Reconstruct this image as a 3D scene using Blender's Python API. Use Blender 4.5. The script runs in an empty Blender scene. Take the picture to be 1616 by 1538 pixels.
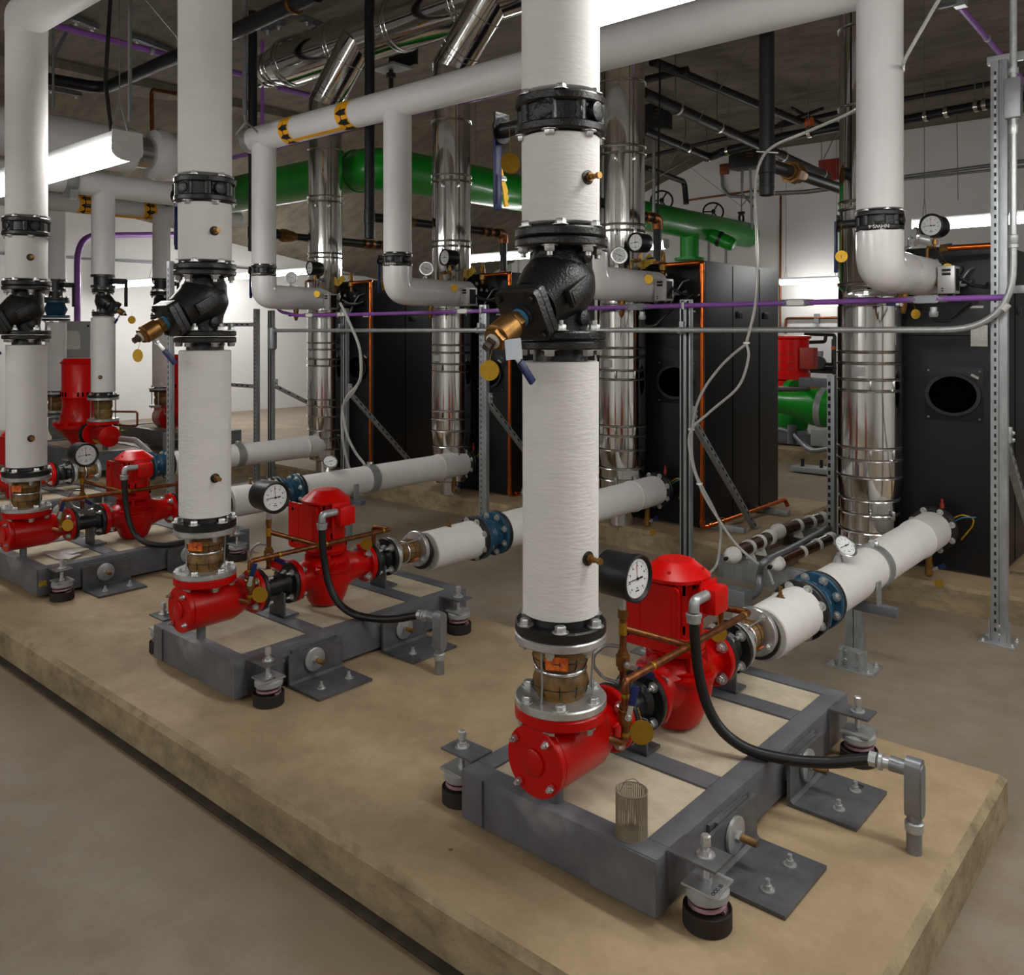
import bpy, bmesh, math, random
from mathutils import Vector as V, Matrix
random.seed(7)
PI = math.pi
SC = bpy.context.scene
COL = SC.collection
# ------------------------------------------------------------------ camera numbers (a real camera in the aisle)
FPX, CX, HY, HC = 1356.0, 808.0, 520.0, 1.8
YAW = math.radians(41.07)
CC, SS = math.cos(YAW), math.sin(YAW)
def at(px, py, X=None, Y=None, Z=None, d=None):
    """where the sight line through a point of the photograph meets a known plane of the room"""
    r = (px - CX) / FPX
    ux, uy, uz = -SS + r * CC, CC + r * SS, -(py - HY) / FPX
    if X is not None: d = X / ux
    elif Y is not None: d = Y / uy
    elif Z is not None: d = (Z - HC) / uz
    return V((d * ux, d * uy, HC + d * uz))

# ------------------------------------------------------------------ materials
def lin(h):
    h = h.lstrip('#'); out = []
    for i in (0, 2, 4):
        c = int(h[i:i+2], 16) / 255
        out.append(c / 12.92 if c <= 0.04045 else ((c + 0.055) / 1.055) ** 2.4)
    return out
def mat(name, col, rough=0.5, metal=0.0, var=0.0, vscale=6.0, bump=0.0, bscale=60.0, stretch=(1, 1, 1), col2=None, emit=0, trans=0.0, coat=0.0, spec=None, detail=6, ramp=(0.35, 0.65), rvar=0.0, ior=1.45):
    m = bpy.data.materials.new(name); m.use_nodes = True
    nt = m.node_tree; nd = nt.nodes; ln = nt.links
    p = nd['Principled BSDF']
    c = lin(col) if isinstance(col, str) else list(col)
    p.inputs['Base Color'].default_value = (*c, 1)
    p.inputs['Roughness'].default_value = rough
    p.inputs['Metallic'].default_value = metal
    p.inputs['IOR'].default_value = ior
    if trans: p.inputs['Transmission Weight'].default_value = trans
    if coat:
        p.inputs['Coat Weight'].default_value = coat; p.inputs['Coat Roughness'].default_value = 0.08
    if spec is not None: p.inputs['Specular IOR Level'].default_value = spec
    if emit:
        p.inputs['Emission Color'].default_value = (*c, 1); p.inputs['Emission Strength'].default_value = emit
    if var or bump or rvar:
        tc = nd.new('ShaderNodeTexCoord'); mp = nd.new('ShaderNodeMapping')
        mp.inputs['Scale'].default_value = stretch
        ln.new(tc.outputs['Object'], mp.inputs['Vector'])
    if var or rvar:
        n = nd.new('ShaderNodeTexNoise'); n.inputs['Scale'].default_value = vscale; n.inputs['Detail'].default_value = detail
        n.inputs['Roughness'].default_value = 0.62
        ln.new(mp.outputs[0], n.inputs['Vector'])
    if var:
        rp = nd.new('ShaderNodeValToRGB')
        c2 = lin(col2) if col2 else [x * (1 - var) for x in c]
        rp.color_ramp.elements[0].position = ramp[0]; rp.color_ramp.elements[1].position = ramp[1]
        rp.color_ramp.elements[0].color = (*c2, 1); rp.color_ramp.elements[1].color = (*c, 1)
        ln.new(n.outputs['Fac'], rp.inputs['Fac']); ln.new(rp.outputs['Color'], p.inputs['Base Color'])
    if rvar:
        mr = nd.new('ShaderNodeMapRange'); mr.inputs['To Min'].default_value = max(0.02, rough - rvar); mr.inputs['To Max'].default_value = rough + rvar
        mr.inputs['From Min'].default_value = 0.3; mr.inputs['From Max'].default_value = 0.7
        ln.new(n.outputs['Fac'], mr.inputs['Value']); ln.new(mr.outputs[0], p.inputs['Roughness'])
    if bump:
        b = nd.new('ShaderNodeTexNoise'); b.inputs['Scale'].default_value = bscale; b.inputs['Detail'].default_value = 4
        ln.new(mp.outputs[0], b.inputs['Vector'])
        bn = nd.new('ShaderNodeBump'); bn.inputs['Strength'].default_value = bump; bn.inputs['Distance'].default_value = 0.01
        ln.new(b.outputs['Fac'], bn.inputs['Height']); ln.new(bn.outputs[0], p.inputs['Normal'])
    return m
M = {}
M['wrap'] = mat('white_canvas_wrap', '#dcdad8', 0.75, var=0.05, vscale=5, bump=0.22, bscale=26, stretch=(1, 1, 4.5))
M['wraph'] = mat('white_canvas_wrap_run', '#dcdad7', 0.75, var=0.05, vscale=5, bump=0.16, bscale=24, stretch=(1, 4, 1))
M['pvc'] = mat('white_pvc_jacket', '#dedddc', 0.14, var=0.03, vscale=3)
M['raw'] = mat('cut_insulation_end', '#c9c4b8', 0.9, var=0.2, vscale=40)
M['black'] = mat('black_enamel', '#141415', 0.34, var=0.35, vscale=14, bump=0.08, bscale=90, col2='#1e1d1c')
M['castb'] = mat('black_cast_iron', '#161617', 0.30, bump=0.25, bscale=120, var=0.3, vscale=9, col2='#222120')
M['rubber'] = mat('black_rubber', '#121212', 0.42, bump=0.05, bscale=150)
M['cup'] = mat('dark_brown_rubber_cup', '#2a211c', 0.8, var=0.3, vscale=20)
M['red'] = mat('red_enamel', '#b90200', 0.30, var=0.14, vscale=8, bump=0.05, bscale=70, spec=0.35)
M['redm'] = mat('red_motor_enamel', '#c60300', 0.33, bump=0.03, bscale=80, spec=0.35)
M['zinc'] = mat('zinc_plated_steel', '#cfd0cf', 0.33, 0.75, var=0.25, vscale=18, rvar=0.08)
M['galv'] = mat('galvanised_steel', '#b9bdbe', 0.38, 0.65, var=0.2, vscale=30, rvar=0.08)
M['strut'] = mat('strut_steel', '#a9aeb0', 0.40, 0.6, var=0.25, vscale=22, stretch=(1, 1, 0.3), rvar=0.08)
M['slot'] = mat('slot_hole_dark', '#1b1c1d', 0.8)
M['stain'] = mat('stainless_flue', '#e2e1de', 0.09, 1.0, var=0.10, vscale=7, stretch=(6, 6, 0.25), rvar=0.05, bump=0.05, bscale=6)
M['band'] = mat('stainless_band', '#d8d6d2', 0.2, 1.0)
M['copper'] = mat('bright_copper', '#d9702f', 0.26, 1.0, var=0.3, vscale=9, stretch=(1, 1, 0.4))
M['copo'] = mat('oxidised_copper', '#96603c', 0.42, 0.9, var=0.35, vscale=26, col2='#6d4026')
M['brass'] = mat('bronze_brass', '#98743f', 0.4, 0.85, var=0.3, vscale=24, col2='#76532b')
M['dkbr'] = mat('dark_bronze', '#54463a', 0.5, 0.5, var=0.3, vscale=20)
M['tag'] = mat('brass_tag', '#b8902c', 0.42, 0.75, var=0.2, vscale=60)
M['frame'] = mat('grey_painted_steel', '#66686d', 0.46, var=0.3, vscale=7, col2='#535459', bump=0.04, bscale=60, detail=8)
M['framespray'] = None
M['plate'] = mat('dark_grey_steel_plate', '#66676a', 0.42, 0.3, var=0.3, vscale=11, col2='#4f4f52')
M['cond'] = mat('grey_cast_aluminium', '#8b8e91', 0.42, 0.6, var=0.15, vscale=20)
M['blue'] = mat('blue_enamel', '#1f4d66', 0.4, var=0.3, vscale=12, col2='#173a50')
M['bluh'] = mat('blue_vinyl_handle', '#0d2054', 0.38)
M['teal'] = mat('blue_thread_tape', '#3f86ad', 0.6)
M['yel'] = mat('yellow_sticker', '#c8a41c', 0.5, var=0.35, vscale=40, col2='#96760f')
M['orng'] = mat('orange_label', '#e07a22', 0.5, var=0.5, vscale=70, col2='#b8391c')
M['ochre'] = mat('amber_rubber', '#86642f', 0.5, var=0.5, vscale=14, col2='#4d3616', bump=0.2, bscale=40)
M['dial'] = mat('white_dial_face', '#dfe2e3', 0.4)
M['ink'] = mat('black_ink', '#111111', 0.6)
M['rneed'] = mat('red_needle', '#c02a1c', 0.5)
M['steel'] = mat('polished_steel', '#cfd1d2', 0.22, 1.0)
M['purple'] = mat('purple_conduit', '#8a54a8', 0.42, var=0.15, vscale=12)
M['green'] = mat('green_enamel', '#07851b', 0.36, var=0.12, vscale=5, coat=0.15)
M['grill'] = mat('dark_pipe_steel', '#222123', 0.42, 0.3, var=0.3, vscale=14, col2='#17171a')
M['boil'] = mat('black_powder_coat', '#161618', 0.40, bump=0.10, bscale=260, var=0.12, vscale=5, spec=0.4)
M['void'] = mat('black_void', '#030303', 1.0, spec=0.0)
M['clear'] = mat('clear_vinyl_tube', '#d9dad6', 0.22, trans=0.55, ior=1.3)
M['amber'] = mat('amber_tube', '#4a2a17', 0.16, var=0.4, vscale=12, col2='#24130a', coat=0.6)
M['wplast'] = mat('white_plastic', '#e2dfd8', 0.45)
M['lgrey'] = mat('light_grey_enamel', '#8f9190', 0.5)
M['paper'] = mat('paper', '#cfcdc6', 0.8, var=0.25, vscale=60)
M['hdr'] = mat('white_smooth_jacket', '#d5d4d3', 0.5, var=0.04, vscale=3)
M['arrow'] = mat('orange_yellow_marker_band', '#e5a213', 0.5)
M['fixt'] = mat('white_fixture_housing', '#cfd2d2', 0.4)
M['lens'] = mat('lit_fixture_lens', (1.0, 0.985, 0.96), 0.4, emit=11.0)
M['lensa'] = mat('dimmer_fixture_lens', (1.0, 0.985, 0.96), 0.4, emit=7.0)
M['lensb'] = mat('bright_fixture_lens', (1.0, 0.985, 0.96), 0.4, emit=24.0)
M['mesh'] = mat('fine_wire_mesh', '#857b68', 0.55, 0.5)
M['pink'] = mat('pink_plated_spring', '#b08f9c', 0.35, 0.7)
M['dkred'] = mat('dark_red_box', '#8f2a20', 0.5)
M['glass'] = mat('greenish_window_glass', '#a9b8ae', 0.25)
M['silver'] = mat('silver_junction_box', '#a7a9a9', 0.4, 0.6)
M['sil'] = mat('silver_actuator', '#c3c4c2', 0.35, 0.5)
M['hang'] = mat('hanger_rod', '#7d8182', 0.4, 0.8)
M['pleat'] = mat('pale_blue_paper', '#c2c9d2', 0.8)

def spray_frame():
    """grey frame paint with a pale patch of overspray below the diffuser leg"""
    m = M['frame'].copy(); m.name = 'grey_painted_steel_oversprayed'; nt = m.node_tree; nd = nt.nodes; ln = nt.links
    p = nd['Principled BSDF']; src = p.inputs['Base Color'].links[0].from_socket
    tc = nd.new('ShaderNodeTexCoord'); mp = nd.new('ShaderNodeMapping')
    mp.inputs['Location'].default_value = (0.0, .70*1.6, -.16*4); mp.inputs['Scale'].default_value = (5.0, 1.6, 4.0)
    ln.new(tc.outputs['Object'], mp.inputs['Vector'])
    vl = nd.new('ShaderNodeVectorMath'); vl.operation = 'LENGTH'; ln.new(mp.outputs[0], vl.inputs[0])
    nz = nd.new('ShaderNodeTexNoise'); nz.inputs['Scale'].default_value = 9; ln.new(tc.outputs['Object'], nz.inputs['Vector'])
    ad = nd.new('ShaderNodeMath'); ad.operation = 'ADD'; ln.new(vl.outputs['Value'], ad.inputs[0]); ln.new(nz.outputs['Fac'], ad.inputs[1])
    rp = nd.new('ShaderNodeValToRGB'); rp.color_ramp.elements[0].position = .55; rp.color_ramp.elements[1].position = .98
    rp.color_ramp.elements[0].color = (.55, .55, .55, 1); rp.color_ramp.elements[1].color = (0, 0, 0, 1); ln.new(ad.outputs[0], rp.inputs['Fac'])
    mx = nd.new('ShaderNodeMix'); mx.data_type = 'RGBA'; ln.new(rp.outputs['Color'], mx.inputs['Factor']); ln.new(src, mx.inputs['A']); mx.inputs['B'].default_value = (*lin('#a9abad'), 1)
    ln.new(mx.outputs['Result'], p.inputs['Base Color']); M['framespray'] = m
spray_frame()

# ------------------------------------------------------------------ mesh builder
def basis(ax):
    a = V(ax).normalized()
    t = V((0, 0, 1)) if abs(a.z) < 0.9 else V((1, 0, 0))
    u = a.cross(t).normalized(); w = a.cross(u).normalized()
    return a, u, w
BOLTM = {}
APART = set('casing_bolt solder_joint coupling cover_bolt canopy_screw port_screw data_label rusty_elbow cable_tie pipe_clamp tie_rod control_cable conduit_strap stud pipe_flange clamp_leg rim pipe_clip post_base hinge_bracket cord_grip cable end_cap hanger_wire flange black_flange panel_screw name_plate clamp_band'.split())
class B:
    def __init__(s): s.v = []; s.f = []; s.bolts = []
    def _add(s, vs, fs):
        o = len(s.v); s.v += [V(x) for x in vs]; s.f += [[i + o for i in q] for q in fs]; return s
    def lathe(s, o, ax, prof, n=28, cap=True):
        a, u, w = basis(ax); o = V(o); vs = []; fs = []; rings = []
        for t, r in prof:
            if r <= 1e-6:
                rings.append([len(vs)]); vs.append(o + a * t)
            else:
                rings.append(list(range(len(vs), len(vs) + n)))
                for k in range(n):
                    an = 2 * PI * k / n
                    vs.append(o + a * t + (u * math.cos(an) + w * math.sin(an)) * r)
        for A, Bq in zip(rings, rings[1:]):
            for k in range(n):
                k2 = (k + 1) % n
                if len(A) == 1 and len(Bq) == 1: continue
                if len(A) == 1: fs.append([A[0], Bq[k], Bq[k2]])
                elif len(Bq) == 1: fs.append([A[k], Bq[0], A[k2]])
                else: fs.append([A[k], Bq[k], Bq[k2], A[k2]])
        if cap:
            if len(rings[0]) > 1: fs.append(rings[0][:])
            if len(rings[-1]) > 1: fs.append(rings[-1][::-1])
        return s._add(vs, fs)
    def cyl(s, p0, p1, r, r2=None, n=20):
        p0, p1 = V(p0), V(p1); L = (p1 - p0).length
        return s.lathe(p0, p1 - p0, [(0, r), (L, r if r2 is None else r2)], n)
    def disc(s, o, ax, t, r, n=32, c=0.003):
        return s.lathe(o, ax, [(0, r - c), (c, r), (t - c, r), (t, r - c)], n)
    def tube(s, pts, r, n=12, bend=0.0, close=False, seg=6):
        P = [V(p) for p in pts]
        if bend:
            Q = [P[0]]
            for i in range(1, len(P) - 1):
                a, b, c = P[i-1], P[i], P[i+1]
                d1 = (a - b); d2 = (c - b)
                if d1.length < 1e-6 or d2.length < 1e-6: continue
                ang = d1.angle(d2)
                k = min(bend / max(math.tan(ang / 2), 1e-3), d1.length * 0.49, d2.length * 0.49)
                if ang > PI - 0.02: Q.append(b); continue
                q0 = b + d1.normalized() * k; q1 = b + d2.normalized() * k
                for j in range(seg + 1):
                    t = j / seg
                    Q.append(q0 * (1 - t) ** 2 + b * 2 * t * (1 - t) + q1 * t * t)
            Q.append(P[-1]); P = Q
        m = len(P); vs = []; fs = []
        tan = []
        for i in range(m):
            if close: d = P[(i + 1) % m] - P[i - 1]
            else: d = P[min(i + 1, m - 1)] - P[max(i - 1, 0)]
            tan.append(d.normalized())
        a, u, w = basis(tan[0])
        for i in range(m):
            t = tan[i]
            u = (u - t * u.dot(t)).normalized(); w = t.cross(u)
            for k in range(n):
                an = 2 * PI * k / n
                vs.append(P[i] + (u * math.cos(an) + w * math.sin(an)) * r)
        for i in range(m if close else m - 1):
            j = (i + 1) % m
            for k in range(n):
                k2 = (k + 1) % n
                fs.append([i*n + k, i*n + k2, j*n + k2, j*n + k])
        if not close:
            fs.append(list(range(n))[::-1]); fs.append([(m-1)*n + k for k in range(n)])
        return s._add(vs, fs)
    def box(s, c, d, R=None, bev=0.0):
        c = V(c); x, y, z = d[0]/2, d[1]/2, d[2]/2
        if bev > 0:
            bm = bmesh.new(); bmesh.ops.create_cube(bm, size=1)
            for q in bm.verts: q.co = V((q.co.x * d[0], q.co.y * d[1], q.co.z * d[2]))
            bmesh.ops.bevel(bm, geom=bm.edges[:], offset=bev, segments=2, affect='EDGES', profile=0.6)
            bm.verts.index_update()
            vs = [q.co.copy() for q in bm.verts]; fs = [[l.index for l in f.verts] for f in bm.faces]; bm.free()
        else:
            vs = [V((i, j, k)) for i in (-x, x) for j in (-y, y) for k in (-z, z)]
            fs = [[0,1,3,2],[4,6,7,5],[0,4,5,1],[2,3,7,6],[0,2,6,4],[1,5,7,3]]
        if R is not None: vs = [R @ q for q in vs]
        return s._add([q + c for q in vs], fs)
    def prism(s, poly, o, u, w, h):
        """polygon in the plane (u,w) at o, extruded by vector h"""
        o, u, w, h = V(o), V(u), V(w), V(h); n = len(poly)
        vs = [o + u*a + w*b for a, b in poly] + [o + u*a + w*b + h for a, b in poly]
        fs = [list(range(n))[::-1], [n + i for i in range(n)]] + [[i, (i+1) % n, n + (i+1) % n, n + i] for i in range(n)]
        return s._add(vs, fs)
    def hexb(s, p, ax, r=0.012, h=0.009, shank=0.0, wash=True):
        s.bolts.append((V(p), V(ax).normalized(), r, h, shank, wash)); return s
    def _hex(s, p, ax, r, h, shank, wash):
        if wash: s.lathe(p, ax, [(0, r*1.5), (0.002, r*1.5)], 16)
        s.lathe(V(p) + V(ax).normalized()*0.002, ax, [(0, r), (h*0.8, r), (h, r*0.85)], 6)
        if shank: s.lathe(V(p), ax, [(h, r*0.55), (h + shank, r*0.55)], 10)
        return s
    def ring(s, o, ax, R, n, r=0.012, h=0.009, both=0.0, ph=0.0, shank=0.0):
        a, u, w = basis(ax); o = V(o)
        for k in range(n):
            an = 2*PI*(k + ph)/n
            q = o + (u*math.cos(an) + w*math.sin(an))*R
            s.hexb(q, a, r, h, shank)
            if both: s.hexb(q - a*both, -a, r, h, shank)
        return s
    def torus(s, o, ax, R, r, n=32, m=8):
        a, u, w = basis(ax); o = V(o)
        return s.tube([o + (u*math.cos(2*PI*k/n) + w*math.sin(2*PI*k/n))*R for k in range(n)], r, m, close=True)
    def pieces(s):
        """the far-apart pieces of this mesh, each a builder of its own"""
        par = list(range(len(s.v)))
        def find(i):
            while par[i] != i: par[i] = par[par[i]]; i = par[i]
            return i
        for f in s.f:
            a = find(f[0])
            for i in f[1:]: par[find(i)] = a
        isl = {}
        for i in range(len(s.v)): isl.setdefault(find(i), []).append(i)
        K = list(isl.values())
        lo = [[min(s.v[i][c] for i in k) for c in range(3)] for k in K]; hi = [[max(s.v[i][c] for i in k) for c in range(3)] for k in K]
        sz = [max(hi[q][c] - lo[q][c] for c in range(3)) for q in range(len(K))]
        g = list(range(len(K)))
        def fg(i):
            while g[i] != i: g[i] = g[g[i]]; i = g[i]
            return i
        for p in range(len(K)):
            for q in range(p):
                gap = math.sqrt(sum(max(0, lo[p][c] - hi[q][c], lo[q][c] - hi[p][c])**2 for c in range(3)))
                if gap <= max(.02, .5*max(sz[p], sz[q])): g[fg(p)] = fg(q)
        cl = {}
        for q in range(len(K)): cl.setdefault(fg(q), []).extend(K[q])
        if len(cl) < 2: return None
        out = []
        for vs in cl.values():
            mp = {i: j for j, i in enumerate(vs)}; b = B(); b.v = [s.v[i] for i in vs]
            b.f = [[mp[i] for i in f] for f in s.f if f[0] in mp]; out.append(b)
        return out
    def make(s, name, m, parent=None, smooth=True, ang=38, loc=None):
        if parent is not None and name in APART and s.v:
            if s.bolts:
                for q in s.bolts: s._hex(*q)
                s.bolts = []
            pc = s.pieces()
            if pc: return [b.make(name, m, parent, smooth, ang) for b in pc][0]
        if s.bolts and s.v:
            for q in s.bolts: s._hex(*q)
            s.bolts = []
        if s.bolts:                                   # bolts are parts of their own that share one mesh per size
            o = None; off = V((0, 0, 0)); q = parent
            while q is not None: off += q.location; q = q.parent
            for p, ax, r, h, sh, wash in s.bolts:
                key = (round(r, 5), round(h, 5), round(sh, 5), wash, m)
                if key not in BOLTM:
                    t = B()._hex((0, 0, 0), (0, 0, 1), r, h, sh, wash).make('bolt_mesh', m, smooth=True)
                    BOLTM[key] = t.data; bpy.data.objects.remove(t)
                    for vv in BOLTM[key].vertices: pass
                o = bpy.data.objects.new('bolt' if name == 'bolt_ring' else name, BOLTM[key]); COL.objects.link(o)
                o.parent = parent; o.location = p - off; o.rotation_euler = V((0, 0, 1)).rotation_difference(ax).to_euler()
            return o
        off = V((0, 0, 0))
        if parent is not None:
            q = parent
            while q is not None: off += q.location; q = q.parent
        else:
            xs = [min(v[i] for v in s.v) for i in range(3)]; xe = [max(v[i] for v in s.v) for i in range(3)]
            off = V(loc) if loc is not None else V(((xs[0]+xe[0])/2, (xs[1]+xe[1])/2, xs[2]))
        me = bpy.data.meshes.new(name)
        me.from_pydata([tuple(v - off) for v in s.v], [], s.f)
        bm = bmesh.new(); bm.from_mesh(me); bmesh.ops.recalc_face_normals(bm, faces=bm.faces[:]); bm.to_mesh(me); bm.free()
        if smooth:
            me.shade_smooth(); me.set_sharp_from_angle(angle=math.radians(ang))
        me.materials.append(M[m] if isinstance(m, str) else m)
        o = bpy.data.objects.new(name, me); COL.objects.link(o)
        if parent is not None: o.parent = parent
        else: o.location = off
        return o
def tag(o, label, cat, group=None):
    o['label'] = label; o['category'] = cat
    if group: o['group'] = group
    return o
def thing(name, label, cat, loc, group=None):
    o = bpy.data.objects.new(name, None); o.empty_display_size = 0.05
    COL.objects.link(o); o.location = V(loc)
    return tag(o, label, cat, group)
def struct(o):
    o['kind'] = 'structure'; return o
def copy_tree(o, parent=None):
    c = o.copy(); COL.objects.link(c); c.parent = parent
    for ch in list(o.children): copy_tree(ch, c)
    return c
def repeat(root, offs, phrases, units, tmpl):
    """root is the nearest one of its kind; put the others of the row at their own places"""
    root['label'] = tmpl.format(u=phrases[0])
    for i in units:
        if i == 0: continue
        c = copy_tree(root); c.location = root.location + V((offs[i], 0, 0))
        c['label'] = tmpl.format(u=phrases[i])
    if 0 not in units:
        for ch in list(root.children_recursive): bpy.data.objects.remove(ch)
        bpy.data.objects.remove(root)
def text(s, m, parent, o, u, w, size, name='marking', ext=0.0006):
    """lettering: o = lower-left start, u = reading direction, w = up"""
    cu = bpy.data.curves.new(name, 'FONT'); cu.body = s; cu.size = size; cu.extrude = ext; cu.resolution_u = 2
    ob = bpy.data.objects.new(name, cu); COL.objects.link(ob)
    u = V(u).normalized(); w = V(w).normalized(); n = u.cross(w)
    off = V((0, 0, 0)); q = parent
    while q is not None: off += q.location; q = q.parent
    mtx = Matrix((u, w, n)).transposed().to_4x4(); mtx.translation = V(o) - off
    bpy.context.view_layer.update()
    me = bpy.data.meshes.new_from_object(ob.evaluated_get(bpy.context.evaluated_depsgraph_get()))
    bpy.data.objects.remove(ob)
    mo = bpy.data.objects.new(name, me); COL.objects.link(mo)
    me.materials.clear(); me.materials.append(M[m])
    mo.parent = parent; mo.matrix_local = mtx
    return mo
# --- shared small makers
def gauge(parent, c, n, R, depth, upv=(0, 0, 1), needle=0.0, style='case', rneed=True):
    """round dial instrument whose face centre is c and which looks along n"""
    c = V(c); n = V(n).normalized(); upv = V(upv); upv = (upv - n*upv.dot(n)).normalized(); rt = upv.cross(n)
    if style == 'case':
        B().lathe(c - n*depth, n, [(0, R*0.90), (0.006, R*0.96), (depth*0.5, R*0.97), (depth*0.88, R*0.98), (depth*0.90, R*1.03), (depth + 0.010, R*1.03), (depth + 0.012, R*0.95), (depth + 0.001, R*0.82)], 40).make('case', 'rubber', parent)
    else:
        B().lathe(c - n*depth, n, [(0, R*0.6), (0.004, R*0.9), (depth*0.8, R), (depth + 0.004, R), (depth + 0.005, R*0.93), (depth, R*0.9)], 40).make('case', 'steel', parent)
    dl = B().lathe(c + n*0.0015, n, [(0, R*0.83), (0.001, R*0.83)], 40).make('dial', 'dial', parent)
    b = B()
    for k in range(41):
        an = math.radians(-135 + 270*k/40)
        dd = upv*math.cos(an) + rt*math.sin(an); L = 0.11 if k % 5 == 0 else 0.06; tw = 0.016 if k % 5 == 0 else 0.008
        tt = n.cross(dd)
        p = c + n*0.003 + dd*R*(0.76 - L/2)
        Rm = Matrix((tt, dd, n)).transposed()
        b.box(p, (R*tw, R*L, 0.0006), Rm)
        if k % 5 == 0: b.box(c + n*0.003 + dd*R*0.56, (R*0.07, R*0.06, 0.0006), Rm)
    b.box(c + n*0.003 - upv*R*0.52, (R*0.26, R*0.05, 0.0006), Matrix((rt, upv, n)).transposed())
    b.box(c + n*0.003 - upv*R*0.40, (R*0.09, R*0.05, 0.0006), Matrix((rt, upv, n)).transposed())
    b.make('scale_marks', 'ink', dl, smooth=False)
    an = math.radians(needle); dd = upv*math.cos(an) + rt*math.sin(an); tt = n.cross(dd)
    b = B(); b.box(c + n*0.005 + dd*R*0.18, (R*0.035, R*0.98, 0.001), Matrix((tt, dd, n)).transposed())
    b.box(c + n*0.005 - dd*R*0.26, (R*0.08, R*0.22, 0.001), Matrix((tt, dd, n)).transposed())
    b.lathe(c + n*0.004, n, [(0, R*0.07), (0.003, R*0.07)], 12).make('needle', 'ink', dl, smooth=False)
    if rneed:
        dd = upv*math.cos(0.05) - rt*math.sin(0.1); dd.normalize(); tt = n.cross(dd)
        B().box(c + n*0.0045 + dd*R*0.36, (R*0.025, R*0.72, 0.0008), Matrix((tt, dd, n)).transposed()).make('set_needle', 'rneed', dl, smooth=False)
def plug(parent, p, ax, name='test_plug', cap='brass'):
    b = B().lathe(p, ax, [(-0.006, 0.022), (0.004, 0.022), (0.006, 0.014)], 18).make(name, 'castb', parent)
    B().lathe(V(p), ax, [(0.004, 0.014), (0.016, 0.014)], 6).lathe(V(p) + V(ax).normalized()*0.016, ax, [(0, 0.009), (0.012, 0.009), (0.013, 0.007), (0.024, 0.007), (0.025, 0.010), (0.036, 0.010)], 14).make('plug_cap', cap, b)
def tagdisc(label, p, top, n, R=0.037, name='valve_tag', mk='tag', tx=None):
    """round brass tag hanging on a bead chain from top"""
    t = thing(name, label, 'tag', p)
    n = V(n).normalized(); p = V(p)
    d = B().lathe(p - n*0.0008, n, [(0, R), (0.0016, R)], 28).make('disc', mk, t)
    if tx:
        w = V((0, 0, 1)); u = w.cross(n)
        text(tx, 'ink', d, p + n*0.0012 - u*R*0.25 - w*R*0.3, u, w, R*0.9)
    pts = [V(top).lerp(p + V((0, 0, R*0.85)), k/8) for k in range(9)]
    b = B()
    for q in pts: b.lathe(q - V((0, 0, 0.002)), (0, 0, 1), [(0, 0.0008), (0.002, 0.0019), (0.004, 0.0008)], 6)
    b.tube(pts, 0.0007, 5)
    b.make('bead_chain', 'tag', t)
    return t
def lever(parent, p, ax, d, L=0.11, name='handle', hm='bluh'):
    """ball valve lever: plated strap at p turning on ax, vinyl grip reaching along d"""
    p = V(p); ax = V(ax).normalized(); d = V(d).normalized(); w = ax.cross(d)
    Rm = Matrix((d, w, ax)).transposed()
    h = B().box(p + d*L*0.2 + ax*0.004, (L*0.5, 0.018, 0.004), Rm, 0.001).hexb(p + ax*0.004, ax, 0.008, 0.008).make('lever_strap', 'zinc', parent)
    B().box(p + d*L*0.68 + ax*0.006, (L*0.62, 0.024, 0.012), Rm, 0.004).make(name, hm, parent if parent.parent is not None else h)
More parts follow.
